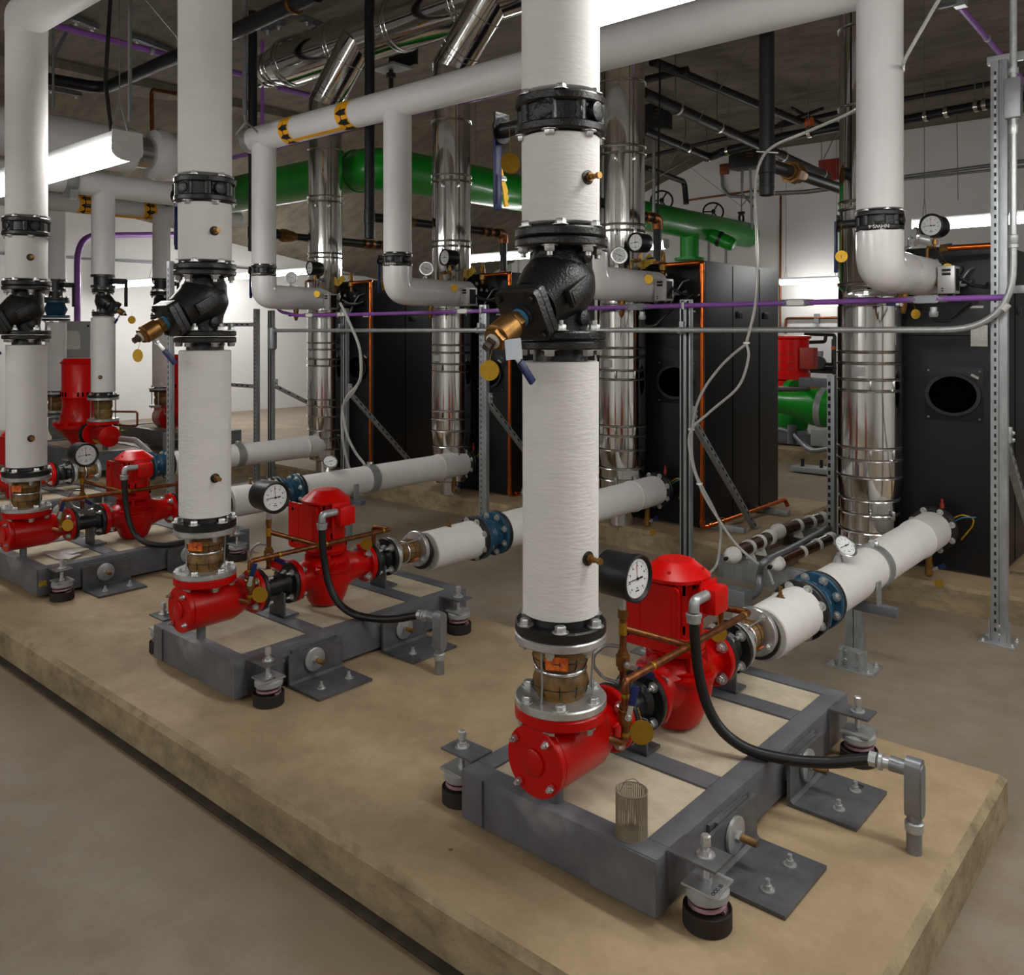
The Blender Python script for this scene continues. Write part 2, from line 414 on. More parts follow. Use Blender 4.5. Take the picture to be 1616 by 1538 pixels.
# ------------------------------------------------------------------ the room
def concrete(name, c1, c2, c3, s1=0.7, s2=7.0, rough=0.62, bump=0.25, streak=(1, 1, 1), pores=0.0):
    m = bpy.data.materials.new(name); m.use_nodes = True
    nt = m.node_tree; nd = nt.nodes; ln = nt.links; p = nd['Principled BSDF']
    p.inputs['Roughness'].default_value = rough
    p.inputs['Specular IOR Level'].default_value = 0.35
    tc = nd.new('ShaderNodeTexCoord'); mp = nd.new('ShaderNodeMapping'); mp.inputs['Scale'].default_value = streak
    ln.new(tc.outputs['Object'], mp.inputs['Vector'])
    def noise(s, det=8, r=0.65):
        n = nd.new('ShaderNodeTexNoise'); n.inputs['Scale'].default_value = s; n.inputs['Detail'].default_value = det; n.inputs['Roughness'].default_value = r
        ln.new(mp.outputs[0], n.inputs['Vector']); return n
    a = noise(s1); b = noise(s2); c = noise(s2 * 9, 5)
    r1 = nd.new('ShaderNodeValToRGB'); r1.color_ramp.elements[0].position = 0.36; r1.color_ramp.elements[1].position = 0.66
    r1.color_ramp.elements[0].color = (*lin(c1), 1); r1.color_ramp.elements[1].color = (*lin(c2), 1)
    ln.new(a.outputs['Fac'], r1.inputs['Fac'])
    r2 = nd.new('ShaderNodeValToRGB'); r2.color_ramp.elements[0].position = 0.42; r2.color_ramp.elements[1].position = 0.72
    r2.color_ramp.elements[0].color = (0, 0, 0, 1); r2.color_ramp.elements[1].color = (0.75, 0.75, 0.75, 1)
    ln.new(b.outputs['Fac'], r2.inputs['Fac'])
    mx = nd.new('ShaderNodeMix'); mx.data_type = 'RGBA'
    ln.new(r2.outputs['Color'], mx.inputs['Factor']); ln.new(r1.outputs['Color'], mx.inputs['A']); mx.inputs['B'].default_value = (*lin(c3), 1)
    mr = nd.new('ShaderNodeMapRange'); mr.inputs['To Min'].default_value = 0.86; mr.inputs['To Max'].default_value = 1.08
    ln.new(c.outputs['Fac'], mr.inputs['Value'])
    ml = nd.new('ShaderNodeMix'); ml.data_type = 'RGBA'; ml.blend_type = 'MULTIPLY'; ml.inputs['Factor'].default_value = 1
    ln.new(mx.outputs['Result'], ml.inputs['A']); ln.new(mr.outputs[0], ml.inputs['B'])
    out = ml.outputs['Result']
    if pores:
        vo = nd.new('ShaderNodeTexVoronoi'); vo.inputs['Scale'].default_value = pores; ln.new(tc.outputs['Object'], vo.inputs['Vector'])
        r3 = nd.new('ShaderNodeValToRGB'); r3.color_ramp.elements[0].position = 0.02; r3.color_ramp.elements[1].position = 0.05
        r3.color_ramp.elements[0].color = (0.35, 0.32, 0.28, 1); r3.color_ramp.elements[1].color = (1, 1, 1, 1)
        ln.new(vo.outputs['Distance'], r3.inputs['Fac'])
        m3 = nd.new('ShaderNodeMix'); m3.data_type = 'RGBA'; m3.blend_type = 'MULTIPLY'; m3.inputs['Factor'].default_value = 1
        ln.new(out, m3.inputs['A']); ln.new(r3.outputs['Color'], m3.inputs['B']); out = m3.outputs['Result']
    ln.new(out, p.inputs['Base Color'])
    bn = nd.new('ShaderNodeBump'); bn.inputs['Strength'].default_value = bump; bn.inputs['Distance'].default_value = 0.02
    ln.new(b.outputs['Fac'], bn.inputs['Height']); ln.new(bn.outputs[0], p.inputs['Normal'])
    return m
M['floor'] = concrete('grey_concrete_floor', '#7f7466', '#938778', '#7d6c55', 0.55, 5.0, 0.5, 0.12)
M['pad'] = concrete('tan_concrete_pad', '#9e8969', '#b59f80', '#8d785c', 1.1, 5.0, 0.62, 0.15, pores=4.5)
M['padside'] = concrete('rough_concrete_side', '#8f7f62', '#a89878', '#5f523d', 2.0, 9.0, 0.8, 0.5, streak=(1, 1, 1.6), pores=6)
M['fill'] = concrete('concrete_infill', '#b2a78f', '#c6bba2', '#9c917b', 2.2, 8.0, 0.75, 0.2)
M['ceil'] = concrete('board_marked_ceiling', '#6f685c', '#887f71', '#4f493f', 0.5, 2.4, 0.85, 0.3, streak=(1, 2.6, 1))
M['wall'] = mat('white_painted_wall', '#dcdbd9', 0.7, var=0.05, vscale=1.2)

X0, X1, Y0, Y1, HT = -17.0, 4.5, -4.5, 16.8, 5.5
def slab(name, c, d, m, bev=0):
    return struct(B().box(c, d, None, bev).make(name, m, smooth=bool(bev)))
_f = slab('floor', ((X0+X1)/2, (Y0+Y1)/2, -0.1), (X1-X0+.8, Y1-Y0+.8, 0.2), 'floor')
slab('ceiling', ((X0+X1)/2, (Y0+Y1)/2, HT + 0.15), (X1-X0+.8, Y1-Y0+.8, 0.3), 'ceil')
slab('wall_back', ((X0+X1)/2, Y1 + 0.1, HT/2), (X1-X0+.4, 0.2, HT), 'wall')
slab('wall_front', ((X0+X1)/2, Y0 - 0.1, HT/2), (X1-X0+.4, 0.2, HT), 'wall')
slab('wall_left', (X0 - 0.1, (Y0+Y1)/2, HT/2), (0.2, Y1-Y0, HT), 'wall')
slab('wall_right', (X1 + 0.1, (Y0+Y1)/2, HT/2), (0.2, Y1-Y0, HT), 'wall')
# ramp slab sloping down over the far left corner
def zr(x, y): return HT + 0.35*(x + 9) - 0.15*(y - Y1)
xl = X0; ya = Y1; xa = -9.0
yb = Y1 + 0.35*(X0 + 9)/0.15
pts = [(xa, Y1, HT), (X0, Y1, zr(X0, Y1)), (X0, max(yb, Y0), min(HT, zr(X0, max(yb, Y0))))]
n = V((0.35, -0.15, -1)).normalized()
bb = B(); bb._add([V(p) for p in pts] + [V((p[0], p[1], HT + 0.1)) for p in pts], [[0, 1, 2], [5, 4, 3], [0, 3, 4, 1], [1, 4, 5, 2], [2, 5, 3, 0]])
struct(bb.make('ceiling_ramp_soffit', 'ceil', smooth=False))
# joint lines / beam across the slab
slab('ceiling_beam', (-12.6, 5.2, HT - 0.06), (0.35, 9.0, 0.12), 'ceil')
# equipment plinths cast on the floor
def plinth(name, x0, x1, y0, y1, h=0.17, c=0.022, label=''):
    b = B(); prof = [(0, 0), (0, h - c), (c, h)]
    vs = []
    for ins, z in prof:
        vs += [V((x0+ins, y0+ins, z)), V((x1-ins, y0+ins, z)), V((x1-ins, y1-ins, z)), V((x0+ins, y1-ins, z))]
    fs = []
    for k in range(2):
        for i in range(4):
            j = (i+1) % 4; fs.append([k*4+i, k*4+j, (k+1)*4+j, (k+1)*4+i])
    sd = B()._add(vs, fs + [[3, 2, 1, 0]])
    o = struct(sd.make(name, 'padside', smooth=False))
    tp = B(); tp._add([V((x0+c, y0+c, h)), V((x1-c, y0+c, h)), V((x1-c, y1-c, h)), V((x0+c, y1-c, h)),
                       V((x0+c, y0+c, h-.02)), V((x1-c, y0+c, h-.02)), V((x1-c, y1-c, h-.02)), V((x0+c, y1-c, h-.02))], [[0, 1, 2, 3], [4, 5, 1, 0], [5, 6, 2, 1], [6, 7, 3, 2], [7, 4, 0, 3]])
    tp.make('plinth_top', 'pad', o, smooth=False)
    return o
def stain_floor():
    """brown run-off stain on the floor along the aisle side of the pump plinth"""
    m = M['floor']; nt = m.node_tree; nd = nt.nodes; ln = nt.links; p = nd['Principled BSDF']
    src = p.inputs['Base Color'].links[0].from_socket
    ge = nd.new('ShaderNodeNewGeometry'); sp = nd.new('ShaderNodeSeparateXYZ'); ln.new(ge.outputs['Position'], sp.inputs[0])
    nz = nd.new('ShaderNodeTexNoise'); nz.inputs['Scale'].default_value = 2.2; nz.inputs['Detail'].default_value = 8; ln.new(ge.outputs['Position'], nz.inputs['Vector'])
    su = nd.new('ShaderNodeMath'); su.operation = 'MULTIPLY_ADD'; su.inputs[1].default_value = .55; ln.new(nz.outputs['Fac'], su.inputs[0]); ln.new(sp.outputs['Y'], su.inputs[2])
    mr = nd.new('ShaderNodeMapRange'); mr.inputs['From Min'].default_value = 1.58; mr.inputs['From Max'].default_value = 1.98; mr.inputs['To Max'].default_value = .75
    ln.new(su.outputs[0], mr.inputs['Value'])
    lt = nd.new('ShaderNodeMath'); lt.operation = 'LESS_THAN'; lt.inputs[1].default_value = 1.75; ln.new(sp.outputs['Y'], lt.inputs[0])
    mu = nd.new('ShaderNodeMath'); mu.operation = 'MULTIPLY'; ln.new(mr.outputs[0], mu.inputs[0]); ln.new(lt.outputs[0], mu.inputs[1])
    mx = nd.new('ShaderNodeMix'); mx.data_type = 'RGBA'; ln.new(mu.outputs[0], mx.inputs['Factor']); ln.new(src, mx.inputs['A']); mx.inputs['B'].default_value = (*lin('#75654b'), 1)
    ln.new(mx.outputs['Result'], p.inputs['Base Color'])
stain_floor()
M['joint'] = mat('dark_joint_sealant', '#453d31', 0.85, var=0.5, vscale=9)
struct(B().box((-5.0, 1.695, .006), (8.7, .035, .012), None, .003).make('trim_1', 'joint'))
plinth('floor_plinth', -9.3, -0.70, 1.71, 3.57)
plinth('floor_plinth', -9.6, -3.02, 5.96, 8.1)
plinth('floor_plinth', -2.56, 0.6, 5.96, 8.1)
plinth('floor_plinth', -13.6, -9.35, 3.75, 8.6)
plinth('floor_plinth', -7.5, -1.5, 11.2, 14.0, 0.2)
# wall fittings of the structure: greenish glazed strip and its frame on the back wall
wd = struct(B().box((at(790, 350, Y=Y1).x, Y1 - 0.01, 3.3), (0.75, 0.03, 3.2)).make('window_1', 'glass', smooth=False))
B().box((at(770, 350, Y=Y1).x, Y1 - 0.03, 3.3), (0.10, 0.07, 3.3)).box((at(817, 350, Y=Y1).x, Y1 - 0.03, 3.3), (0.10, 0.07, 3.3)).make('window_frame', 'wall', wd, smooth=False)
# ------------------------------------------------------------------ the four pump sets in a row
PO = [0, -2.12, -4.32, -6.47]
PP = ['the nearest pump', 'the second pump back', 'the third pump back', 'the pump at the left edge']
X = -1.635; Y = 2.105; ZA = 0.510; ZD = 0.480       # riser axis and pump axis height
ALL = (0, 1, 2); FOUR = (0, 1, 2, 3)
def rep(root, tmpl, units=ALL): repeat(root, PO, PP, units, tmpl)

# -- inertia base
t = thing('inertia_base', '', 'pump base', (X, 2.75, 0.19), 'pump inertia bases on the plinth')
xa, xb, ya, yb, z0, z1 = X - .355, X + .39, 2.03, 3.47, .19, .35
b = B(); w = .075
b.box((X+.0175, ya+w/2, (z0+z1)/2), (xb-xa, w, z1-z0), None, .004).box((X+.0175, yb-w/2, (z0+z1)/2), (xb-xa, w, z1-z0), None, .004)
b.box((xa+w/2, (ya+yb)/2, (z0+z1)/2), (w, yb-ya-2*w, z1-z0), None, .003).box((xb-w/2, (ya+yb)/2, (z0+z1)/2), (w, yb-ya-2*w, z1-z0), None, .003)
b.box((xa-.006+.10, ya-.004, (z0+z1)/2), (.008, .006, z1-z0-.01)).box((xb-.11, ya-.0035, (z0+z1)/2), (.22, .005, z1-z0-.006))
b.make('steel_frame', 'framespray', t)
B().box(((xa+xb)/2, (ya+yb)/2, (z0+z1)/2 - .004), (xb-xa-2*w-.002, yb-ya-2*w-.002, z1-z0-.006)).make('concrete_fill', 'fill', t, smooth=False)
for yy in (2.50, 3.14):
    B().box(((xa+xb)/2, yy, z1 - .003), (xb-xa-2*w, .09, .008)).make('cross_member', 'frame', t, smooth=False)
for sx, sy in ((1, 0), (1, 1), (-1, 0), (-1, 1)):
    xe = xb if sx > 0 else xa; yy = 2.13 if sy == 0 else 3.31
    bk = B().box((xe + sx*.075, yy, z1 + .002), (.15, .10, .008), None, .001).box((xe + sx*.004, yy, .275), (.008, .10, .145)).make('isolator_bracket', 'plate', t)
    B().lathe((xe + sx*.095, yy, z1 + .006), (0, 0, 1), [(0, .026), (.004, .026)], 20).lathe((xe + sx*.095, yy, z1 + .010), (0, 0, 1), [(0, .016), (.012, .016)], 6).lathe((xe + sx*.095, yy, z1 + .022), (0, 0, 1), [(0, .009), (.012, .009)], 12).lathe((xe + sx*.095, yy, z1+.034), (0, 0, 1), [(0, .0145), (.026, .0145), (.029, .011)], 6).cyl((xe + sx*.095, yy, .285), (xe + sx*.095, yy, z1), .0095).make('adjusting_bolt', 'zinc', bk)
for yy in (2.44, 2.99):
    B().box((xb + .006, yy, .285), (.012, .26, .085), None, .002).box((xb + .016, yy, .30), (.012, .2, .05)).make('snubber_block', 'plate', t)
st = B().box((X+.37+.0208, 2.058, .262), (.0015, .045, .032)).make('label_sticker', 'yel', t, smooth=False)
rep(t, 'grey steel inertia base frame with concrete fill under {u}', FOUR)
for o in list(bpy.data.objects):
    if o.name.startswith('label_sticker') and o.parent and o.parent.name.startswith('inertia_base') and abs(o.parent.location.x - (X + PO[2])) > .1: bpy.data.objects.remove(o)

# -- spring isolators
for nm, sx, yy, un in (('front right', 1, 2.13, ALL), ('rear right', 1, 3.31, FOUR), ('front left', -1, 2.13, ALL)):
    xx = (xb if sx > 0 else xa) + sx*.10
    t = thing('vibration_isolator', '', 'spring isolator', (xx, yy, .17), 'spring isolators under the pump bases')
    B().lathe((xx, yy, .17), (0, 0, 1), [(0, .064), (.003, .067), (.05, .067), (.052, .064), (.044, .058)], 36).make('rubber_cup', 'cup', t)
    sp = [V((xx + .048*math.cos(2*PI*k/16), yy + .048*math.sin(2*PI*k/16), .218 + .048*k/44)) for k in range(45)]
    B().tube(sp, .0065, 8).make('coil_spring', 'pink', t)
    B().lathe((xx, yy, .250), (0, 0, 1), [(0, .054), (.004, .060), (.022, .060), (.026, .056), (.034, .05)], 36).make('spring_cap', 'lgrey', t)
    q = B().box((xx, yy, .285), (.105, .105, .008), None, .0015).lathe((xx, yy, .289), (0, 0, 1), [(0, .013), (.01, .013)], 6).make('cap_plate', 'galv', t)
    if nm == 'front right': text('OCC-35', 'ink', q, (xx + .045, yy - .048, .2895), (0, 1, 0), (-1, 0, 0), .016)
    rep(t, 'spring isolator with brown rubber cup, ' + {'front right': 'front right corner', 'rear right': 'rear right corner', 'front left': 'front left corner'}[nm] + ' under {u}', un)

# -- seismic snubbers, angle plates bolted down beside the base
for nm, yc in (('front', 2.43), ('rear', 2.985)):
    t = thing('seismic_snubber', '', 'bracket', (X + .52, yc, .17), 'angle plates beside the pump bases')
    h = .16; xs = xb + .022
    B().prism([(0, 0), (.235, 0), (.235, .012), (.022, .012), (.012, .022), (.012, h - .012), (0, h - .012)], (xs, yc - .15, .171), (1, 0, 0), (0, 0, 1), (0, .30, 0)).make('angle_plate', 'plate', t, ang=20)
    wsh = B().lathe((xs + .012, yc - .015, .265), (1, 0, 0), [(0, .050), (.002, .054), (.012, .054), (.014, .050)], 32).make('washer', 'galv', t)
    B().lathe((xs + .024, yc - .015, .265), (1, 0, 0), [(0, .017), (.016, .017)], 6).make('nut', 'zinc', wsh)
    B().lathe((xs + .038, yc - .015, .265), (1, 0, 0), [(0, .0115), (.05, .0115), (.052, .010)], 16).make('stud', 'ochre', wsh)
    for yy in (yc - .075, yc + .08):
        B().lathe((xs + .15, yy, .183), (0, 0, 1), [(0, .020), (.003, .020)], 20).lathe((xs + .15, yy, .186), (0, 0, 1), [(0, .012), (.013, .012)], 6).lathe((xs + .15, yy, .199), (0, 0, 1), [(0, .007), (.016, .007)], 10).make('anchor_bolt', 'zinc', t)
    if nm == 'rear': 
        text('R8', 'ink', t, (xs + .165, yc + .10, .1835), (0, 1, 0), (-1, 0, 0), .03)
    rep(t, nm + ' grey angle snubber bolted to the plinth beside {u}', ALL if nm == 'front' else FOUR)

# -- suction diffuser
t = thing('suction_diffuser', '', 'pump suction fitting', (X, 2.15, .35), 'red suction diffusers below the risers')
b = B().lathe((X, 1.998, ZA), (0, 1, 0), [(0, .098), (.006, .104), (.225, .104), (.270, .090), (.31, .064), (.355, .06)], 40)
b.lathe((X, Y, ZA), (0, 0, 1), [(.02, .08), (.06, .075), (.09, .076), (.108, .09)], 32)
b.box((X + .085, 2.28, ZA + .01), (.03, .045, .05), None, .01)
b.make('body', 'red', t)
ec = B().lathe((X, 1.975, ZA), (0, 1, 0), [(0, .05), (.0, .102), (.004, .106), (.022, .106)], 40).lathe((X, 1.965, ZA), (0, 1, 0), [(0, .036), (.003, .040), (.012, .042)], 28)
for k in range(4):
    an = PI/4 + k*PI/2 + .15
    ec.lathe((X + .088*math.cos(an), 1.972, ZA + .088*math.sin(an)), (0, 1, 0), [(0, .015), (.028, .015), (.05, .012)], 14)
ec = ec.make('end_cover', 'red', t)
b = B()
for k in range(4):
    an = PI/4 + k*PI/2 + .15
    b.lathe((X + .088*math.cos(an), 1.972, ZA + .088*math.sin(an)), (0, -1, 0), [(0, .0105), (.012, .0105)], 6).lathe((X + .088*math.cos(an), 1.96, ZA + .088*math.sin(an)), (0, -1, 0), [(0, .006), (.01, .006)], 10)
b.make('cover_bolt', 'zinc', ec)
B().disc((X, Y, .612), (0, 0, 1), .036, .142, 48, .006).make('inlet_flange', 'red', t)
B().ring((X, Y, .612), (0, 0, -1), .118, 6, .016, .020, ph=.63).make('bolt_ring', 'zinc', t)
B().disc((X, 2.345, ZA), (0, 1, 0), .028, .106, 40, .005).make('outlet_flange', 'red', t)
B().cyl((X, Y - .02, .35), (X, Y - .02, ZA - .08), .021).make('support_leg', 'frame', t)
B().prism([(.095*math.cos(a), .095*math.sin(a)) for a in [math.radians(d) for d in (-62, -50, -38, -26)]] + [(.0975*math.cos(a), .0975*math.sin(a)) for a in [math.radians(d) for d in (-26, -38, -50, -62)]], (X, 2.03, ZA), (1, 0, 0), (0, 0, 1), (0, .15, 0)).make('warning_sticker', 'yel', t)
rep(t, 'red suction diffuser with bolted round end cover at the inlet of {u}')

# -- vertical flexible connector
def bellows(name, tm, o, ax, units, r=.082, L=.245, RF=.142, tie=3, cat='flexible connector'):
    a = V(ax); o = V(o)
    t = thing(name, '', cat, o, 'flexible connectors of the pumps')
    B().disc(o, a, .026, RF, 48, .004).make('flange', 'zinc', t)
    B().disc(o + a*(L - .026), a, .026, RF, 48, .004).make('flange', 'zinc', t)
    q = B().lathe(o + a*.026, a, [(0, r*.88), (.006, r*.9)] + [(.006 + (L*.5 - .037)*k/8, r*(.90 + .16*math.sin(PI*k/8))) for k in range(9)] + [(L*.5 - .026, r*.86)] + [(L*.5 - .021 + (L*.5 - .037)*k/8, r*(.90 + .16*math.sin(PI*k/8))) for k in range(9)] + [(L - .052, r*.88)], 40).make('rubber_bellows', 'ochre', t)
    B().torus(o + a*L*.5, a, r*.92, .0075, 40, 10).make('ring_band', 'steel', q)
    bs, u, w = basis(a)
    for k0 in (.04, L*.5 + .01):
        pr = B()
        pr.torus(o + a*(k0 + (L*.5 - .06)*.5), a, r*1.062, .0018, 40, 5)
        for k in range(10):
            an = 2*PI*k/10
            pr.tube([o + a*(k0 + (L*.5-.06)*j/5) + (u*math.cos(an) + w*math.sin(an))*r*(.905 + .16*math.sin(PI*(j+.6)/6.2)) for j in range(6)], .0018, 5)
        pr.make('bellows_rib', 'black', q)
    d = (V((1, -1, 0)) if abs(a.z) > .5 else V((.6, 0, -1))).normalized()
    bq = B()
    R0 = 2*PI/9
    s1, s2 = (V((.9, -.45, 0)).normalized(), V((.5, -.86, 0)).normalized()) if abs(a.z) > .5 else (V((1, 0, .1)).normalized(), V((.5, 0, -.86)))
    B().prism([(-.034, 0), (.034, 0), (.034, .04), (-.034, .04)], o + a*(L*.58 if abs(a.z) > .5 else L*.62) + s2*r*.99, a.cross(s2), a, s2*.006).make('label_sticker', 'orng', q)
    b1 = B()
    for an in [2*PI*k/tie + 1.1 for k in range(tie)]:
        p = (u*math.cos(an) + w*math.sin(an))*r*1.22
        b1.tube([o + p + a*.026, o + p*.96 + a*L*.35, o + p*1.0 + a*L*.7, o + p + a*(L-.026)], .0032, 8)
    b1.make('control_cable', 'strut', t)
    nb = 6 if abs(a.z) > .5 else 4
    b2 = B().ring(o + a*.026, a, RF*.82, nb, .016, .014, ph=.63).ring(o + a*(L - .026), -a, RF*.82, nb, .015, .016, ph=.63, shank=.010)
    b2.make('bolt_ring', 'zinc', t)
    rep(t, tm, units)
bellows('flexible_connector', 'upright amber rubber flexible connector between silver flanges under the riser of {u}', (X, Y, .648), (0, 0, 1), ALL, L=.2235)

# -- lower riser with flange
t = thing('insulated_pipe', '', 'pipe', (X, Y, .871), 'white insulated risers of the pumps')
B().lathe((X, Y, .93), (0, 0, 1), [(0, .112), (.003, .117), (.77, .118), (.773, .113), (.773, .088)], 48).make('insulation', 'wrap', t)
B().disc((X, Y, .8715), (0, 0, 1), .034, .141, 48, .005).lathe((X, Y, .905), (0, 0, 1), [(0, .098), (.03, .094)], 36).make('flange', 'castb', t)
B().ring((X, Y, .905), (0, 0, 1), .122, 6, .017, .018, ph=.63).make('bolt_ring', 'zinc', t)
B().lathe((X, Y, 1.69), (0, 0, 1), [(0, .086), (.07, .082)], 36).make('neck', 'castb', t)
plug(t, (X + .115, Y - .015, 1.115), (.97, -.1, 0))
rep(t, 'white wrapped lower riser pipe standing between the strainer and {u}')

# -- angled strainer valve
def strainer(o, ad, units=None, lab='', scale=1.0, hang=True):
    """o on the pipe axis at the lower flange, ad horizontal unit direction of the branch"""
    o = V(o); ad = V(ad); s = scale; zz = V((0, 0, 1)); sd = zz.cross(ad)
    t = thing('strainer_valve', lab, 'valve', o, 'black angled strainer valves')
    a = (ad*.868 - zz*.496).normalized()
    c = o + zz*.205*s
    b = B().lathe(o, zz, [(.055*s, .082*s), (.085*s, .078*s), (.14*s, .086*s), (.21*s, .100*s), (.27*s, .098*s), (.30*s, .085*s), (.325*s, .082*s)], 36)
    b.lathe(c - a*.085*s, a, [(0, .0), (.004*s, .05*s), (.02*s, .086*s), (.06*s, .110*s), (.10*s, .116*s), (.15*s, .108*s), (.20*s, .09*s), (.235*s, .08*s)], 36)
    pl = zz.cross(a) ; 
    for dz, k in ((.285, .8), (.095, .55)):
        b.lathe(o + zz*dz*s - sd*.06*s, -sd, [(0, .024*s), (.042*s*k + .012, .024*s), (.046*s*k + .012, .019*s)], 20)
        b.lathe(o + zz*dz*s + sd*.06*s, sd, [(0, .024*s), (.042*s*k + .012, .024*s), (.046*s*k + .012, .019*s)], 20)
    b.make('valve_body', 'castb', t)
    n1 = a.cross(sd)
    Rm = Matrix((a, n1, sd)).transposed()
    for q in (1, -1):
        B().box(c + a*.065*s + sd*.110*s*q, (.100*s, .056*s, .020*s), Rm, .003).box(c + a*.065*s + sd*.120*s*q, (.084*s, .040*s, .006*s), Rm, .001).make('name_plate', 'castb', t)
    B().disc(o, zz, .026*s, .141*s, 44, .005).disc(o + zz*.029*s, zz, .026*s, .141*s, 44, .005).make('lower_flange', 'castb', t)
    B().disc(o + zz*.312*s, zz, .026*s, .141*s, 44, .005).disc(o + zz*.341*s, zz, .028*s, .141*s, 44, .005).make('upper_flange', 'castb', t)
    b = B()
    for zc, sg in ((.057, 1), (0, -1), (.371, 1), (.312, -1)):
        b.ring(o + zz*zc*s, zz*sg, .118*s, 6, .017*s, .017*s, ph=.63, shank=.014*s if sg > 0 and zc < .1 or sg < 0 and zc > .1 else 0, )
    b.make('bolt_ring', 'zinc', t)
    cv = B()
    def rr(h, r):
        out = []
        for ci in range(4):
            an0 = ci*PI/2
            cx, cy = (h - r)*(1 if ci in (0, 3) else -1), (h - r)*(1 if ci in (0, 1) else -1)
            out += [(cx + r*math.cos(an0 + k*PI/8), cy + r*math.sin(an0 + k*PI/8)) for k in range(5)]
        return out
    c1 = c + a*.165*s
    cv.prism(rr(.080*s, .02*s), c1, sd, n1, a*.022*s).prism(rr(.080*s, .02*s), c1 + a*.025*s, sd, n1, a*.024*s)
    cv = cv.make('cover_plate', 'castb', t, ang=25)
    b = B()
    for i in (1, -1):
        for j in (1, -1): b.hexb(c1 + a*.049*s + (sd*i + n1*j)*.060*s, a, .011*s, .010*s, wash=False)
    b.lathe(c1 + a*.048*s, a, [(0, .04*s), (.008*s, .036*s)], 24)
    b.make('cover_bolt', 'castb', cv)
    dv = B().lathe(c1 + a*.052*s, a, [(.022*s, .036*s), (.045*s, .036*s)], 6).lathe(c1 + a*.097*s, a, [(0, .030*s), (.01*s, .041*s), (.075*s, .041*s), (.08*s, .034*s)], 28).lathe(c1 + a*.172*s, a, [(0, .036*s), (.018*s, .036*s)], 6).make('blowdown_valve', 'brass', t)
    B().lathe(c1 + a*.052*s, a, [(-.008*s, .028*s), (.012*s, .030*s), (.026*s, .028*s)], 24).make('thread_tape', 'teal', dv)
    B().lathe(c1 + a*.190*s, a, [(0, .022*s), (.006*s, .022*s)], 20).make('white_tape', 'wplast', dv)
    B().lathe(c1 + a*.200*s, a, [(0, .019*s), (.010*s, .019*s), (.010*s, .014*s), (.03*s, .014*s)], 4).make('pipe_plug', 'dkbr', dv)
    hp = c1 + a*.14*s + (-n1 if n1.z > 0 else n1)*.041*s
    dn = (-n1 if n1.z > 0 else n1)
    hd = (-ad*.55 - zz*.7 + sd*.1).normalized()
    ax = (sd - hd*sd.dot(hd)).normalized()
    B().cyl(hp - dn*.005, hp + dn*.016, .009*s).make('stem', 'zinc', dv)
    lever(dv, hp + dn*.016, ax, hd, .13*s)
    return t, c1 + a*.15*s
t, bp = strainer((X, Y, 1.74), (0, -1, 0))
rep(t, 'black angled strainer valve with bronze blowdown on the riser of {u}')
t = tagdisc('', (X - .005, 1.785, 1.685), (X - .005, 1.80, 1.755), (.35, -.94, 0), .029)
rep(t, 'brass tag hanging under the bronze blowdown valve above {u}', (0, 1))

# -- spool above the strainer
t = thing('insulated_pipe', '', 'pipe', (X, Y, 2.11), 'white insulated risers of the pumps')
B().lathe((X, Y, 2.118), (0, 0, 1), [(0, .085), (.005, .116), (.008, .120), (.268, .121), (.272, .117), (.272, .085)], 48).make('insulation', 'wrap', t)
plug(t, (X + .117, Y - .02, 2.255), (.97, -.15, 0))
rep(t, 'short white wrapped pipe between butterfly valve and strainer above {u}')

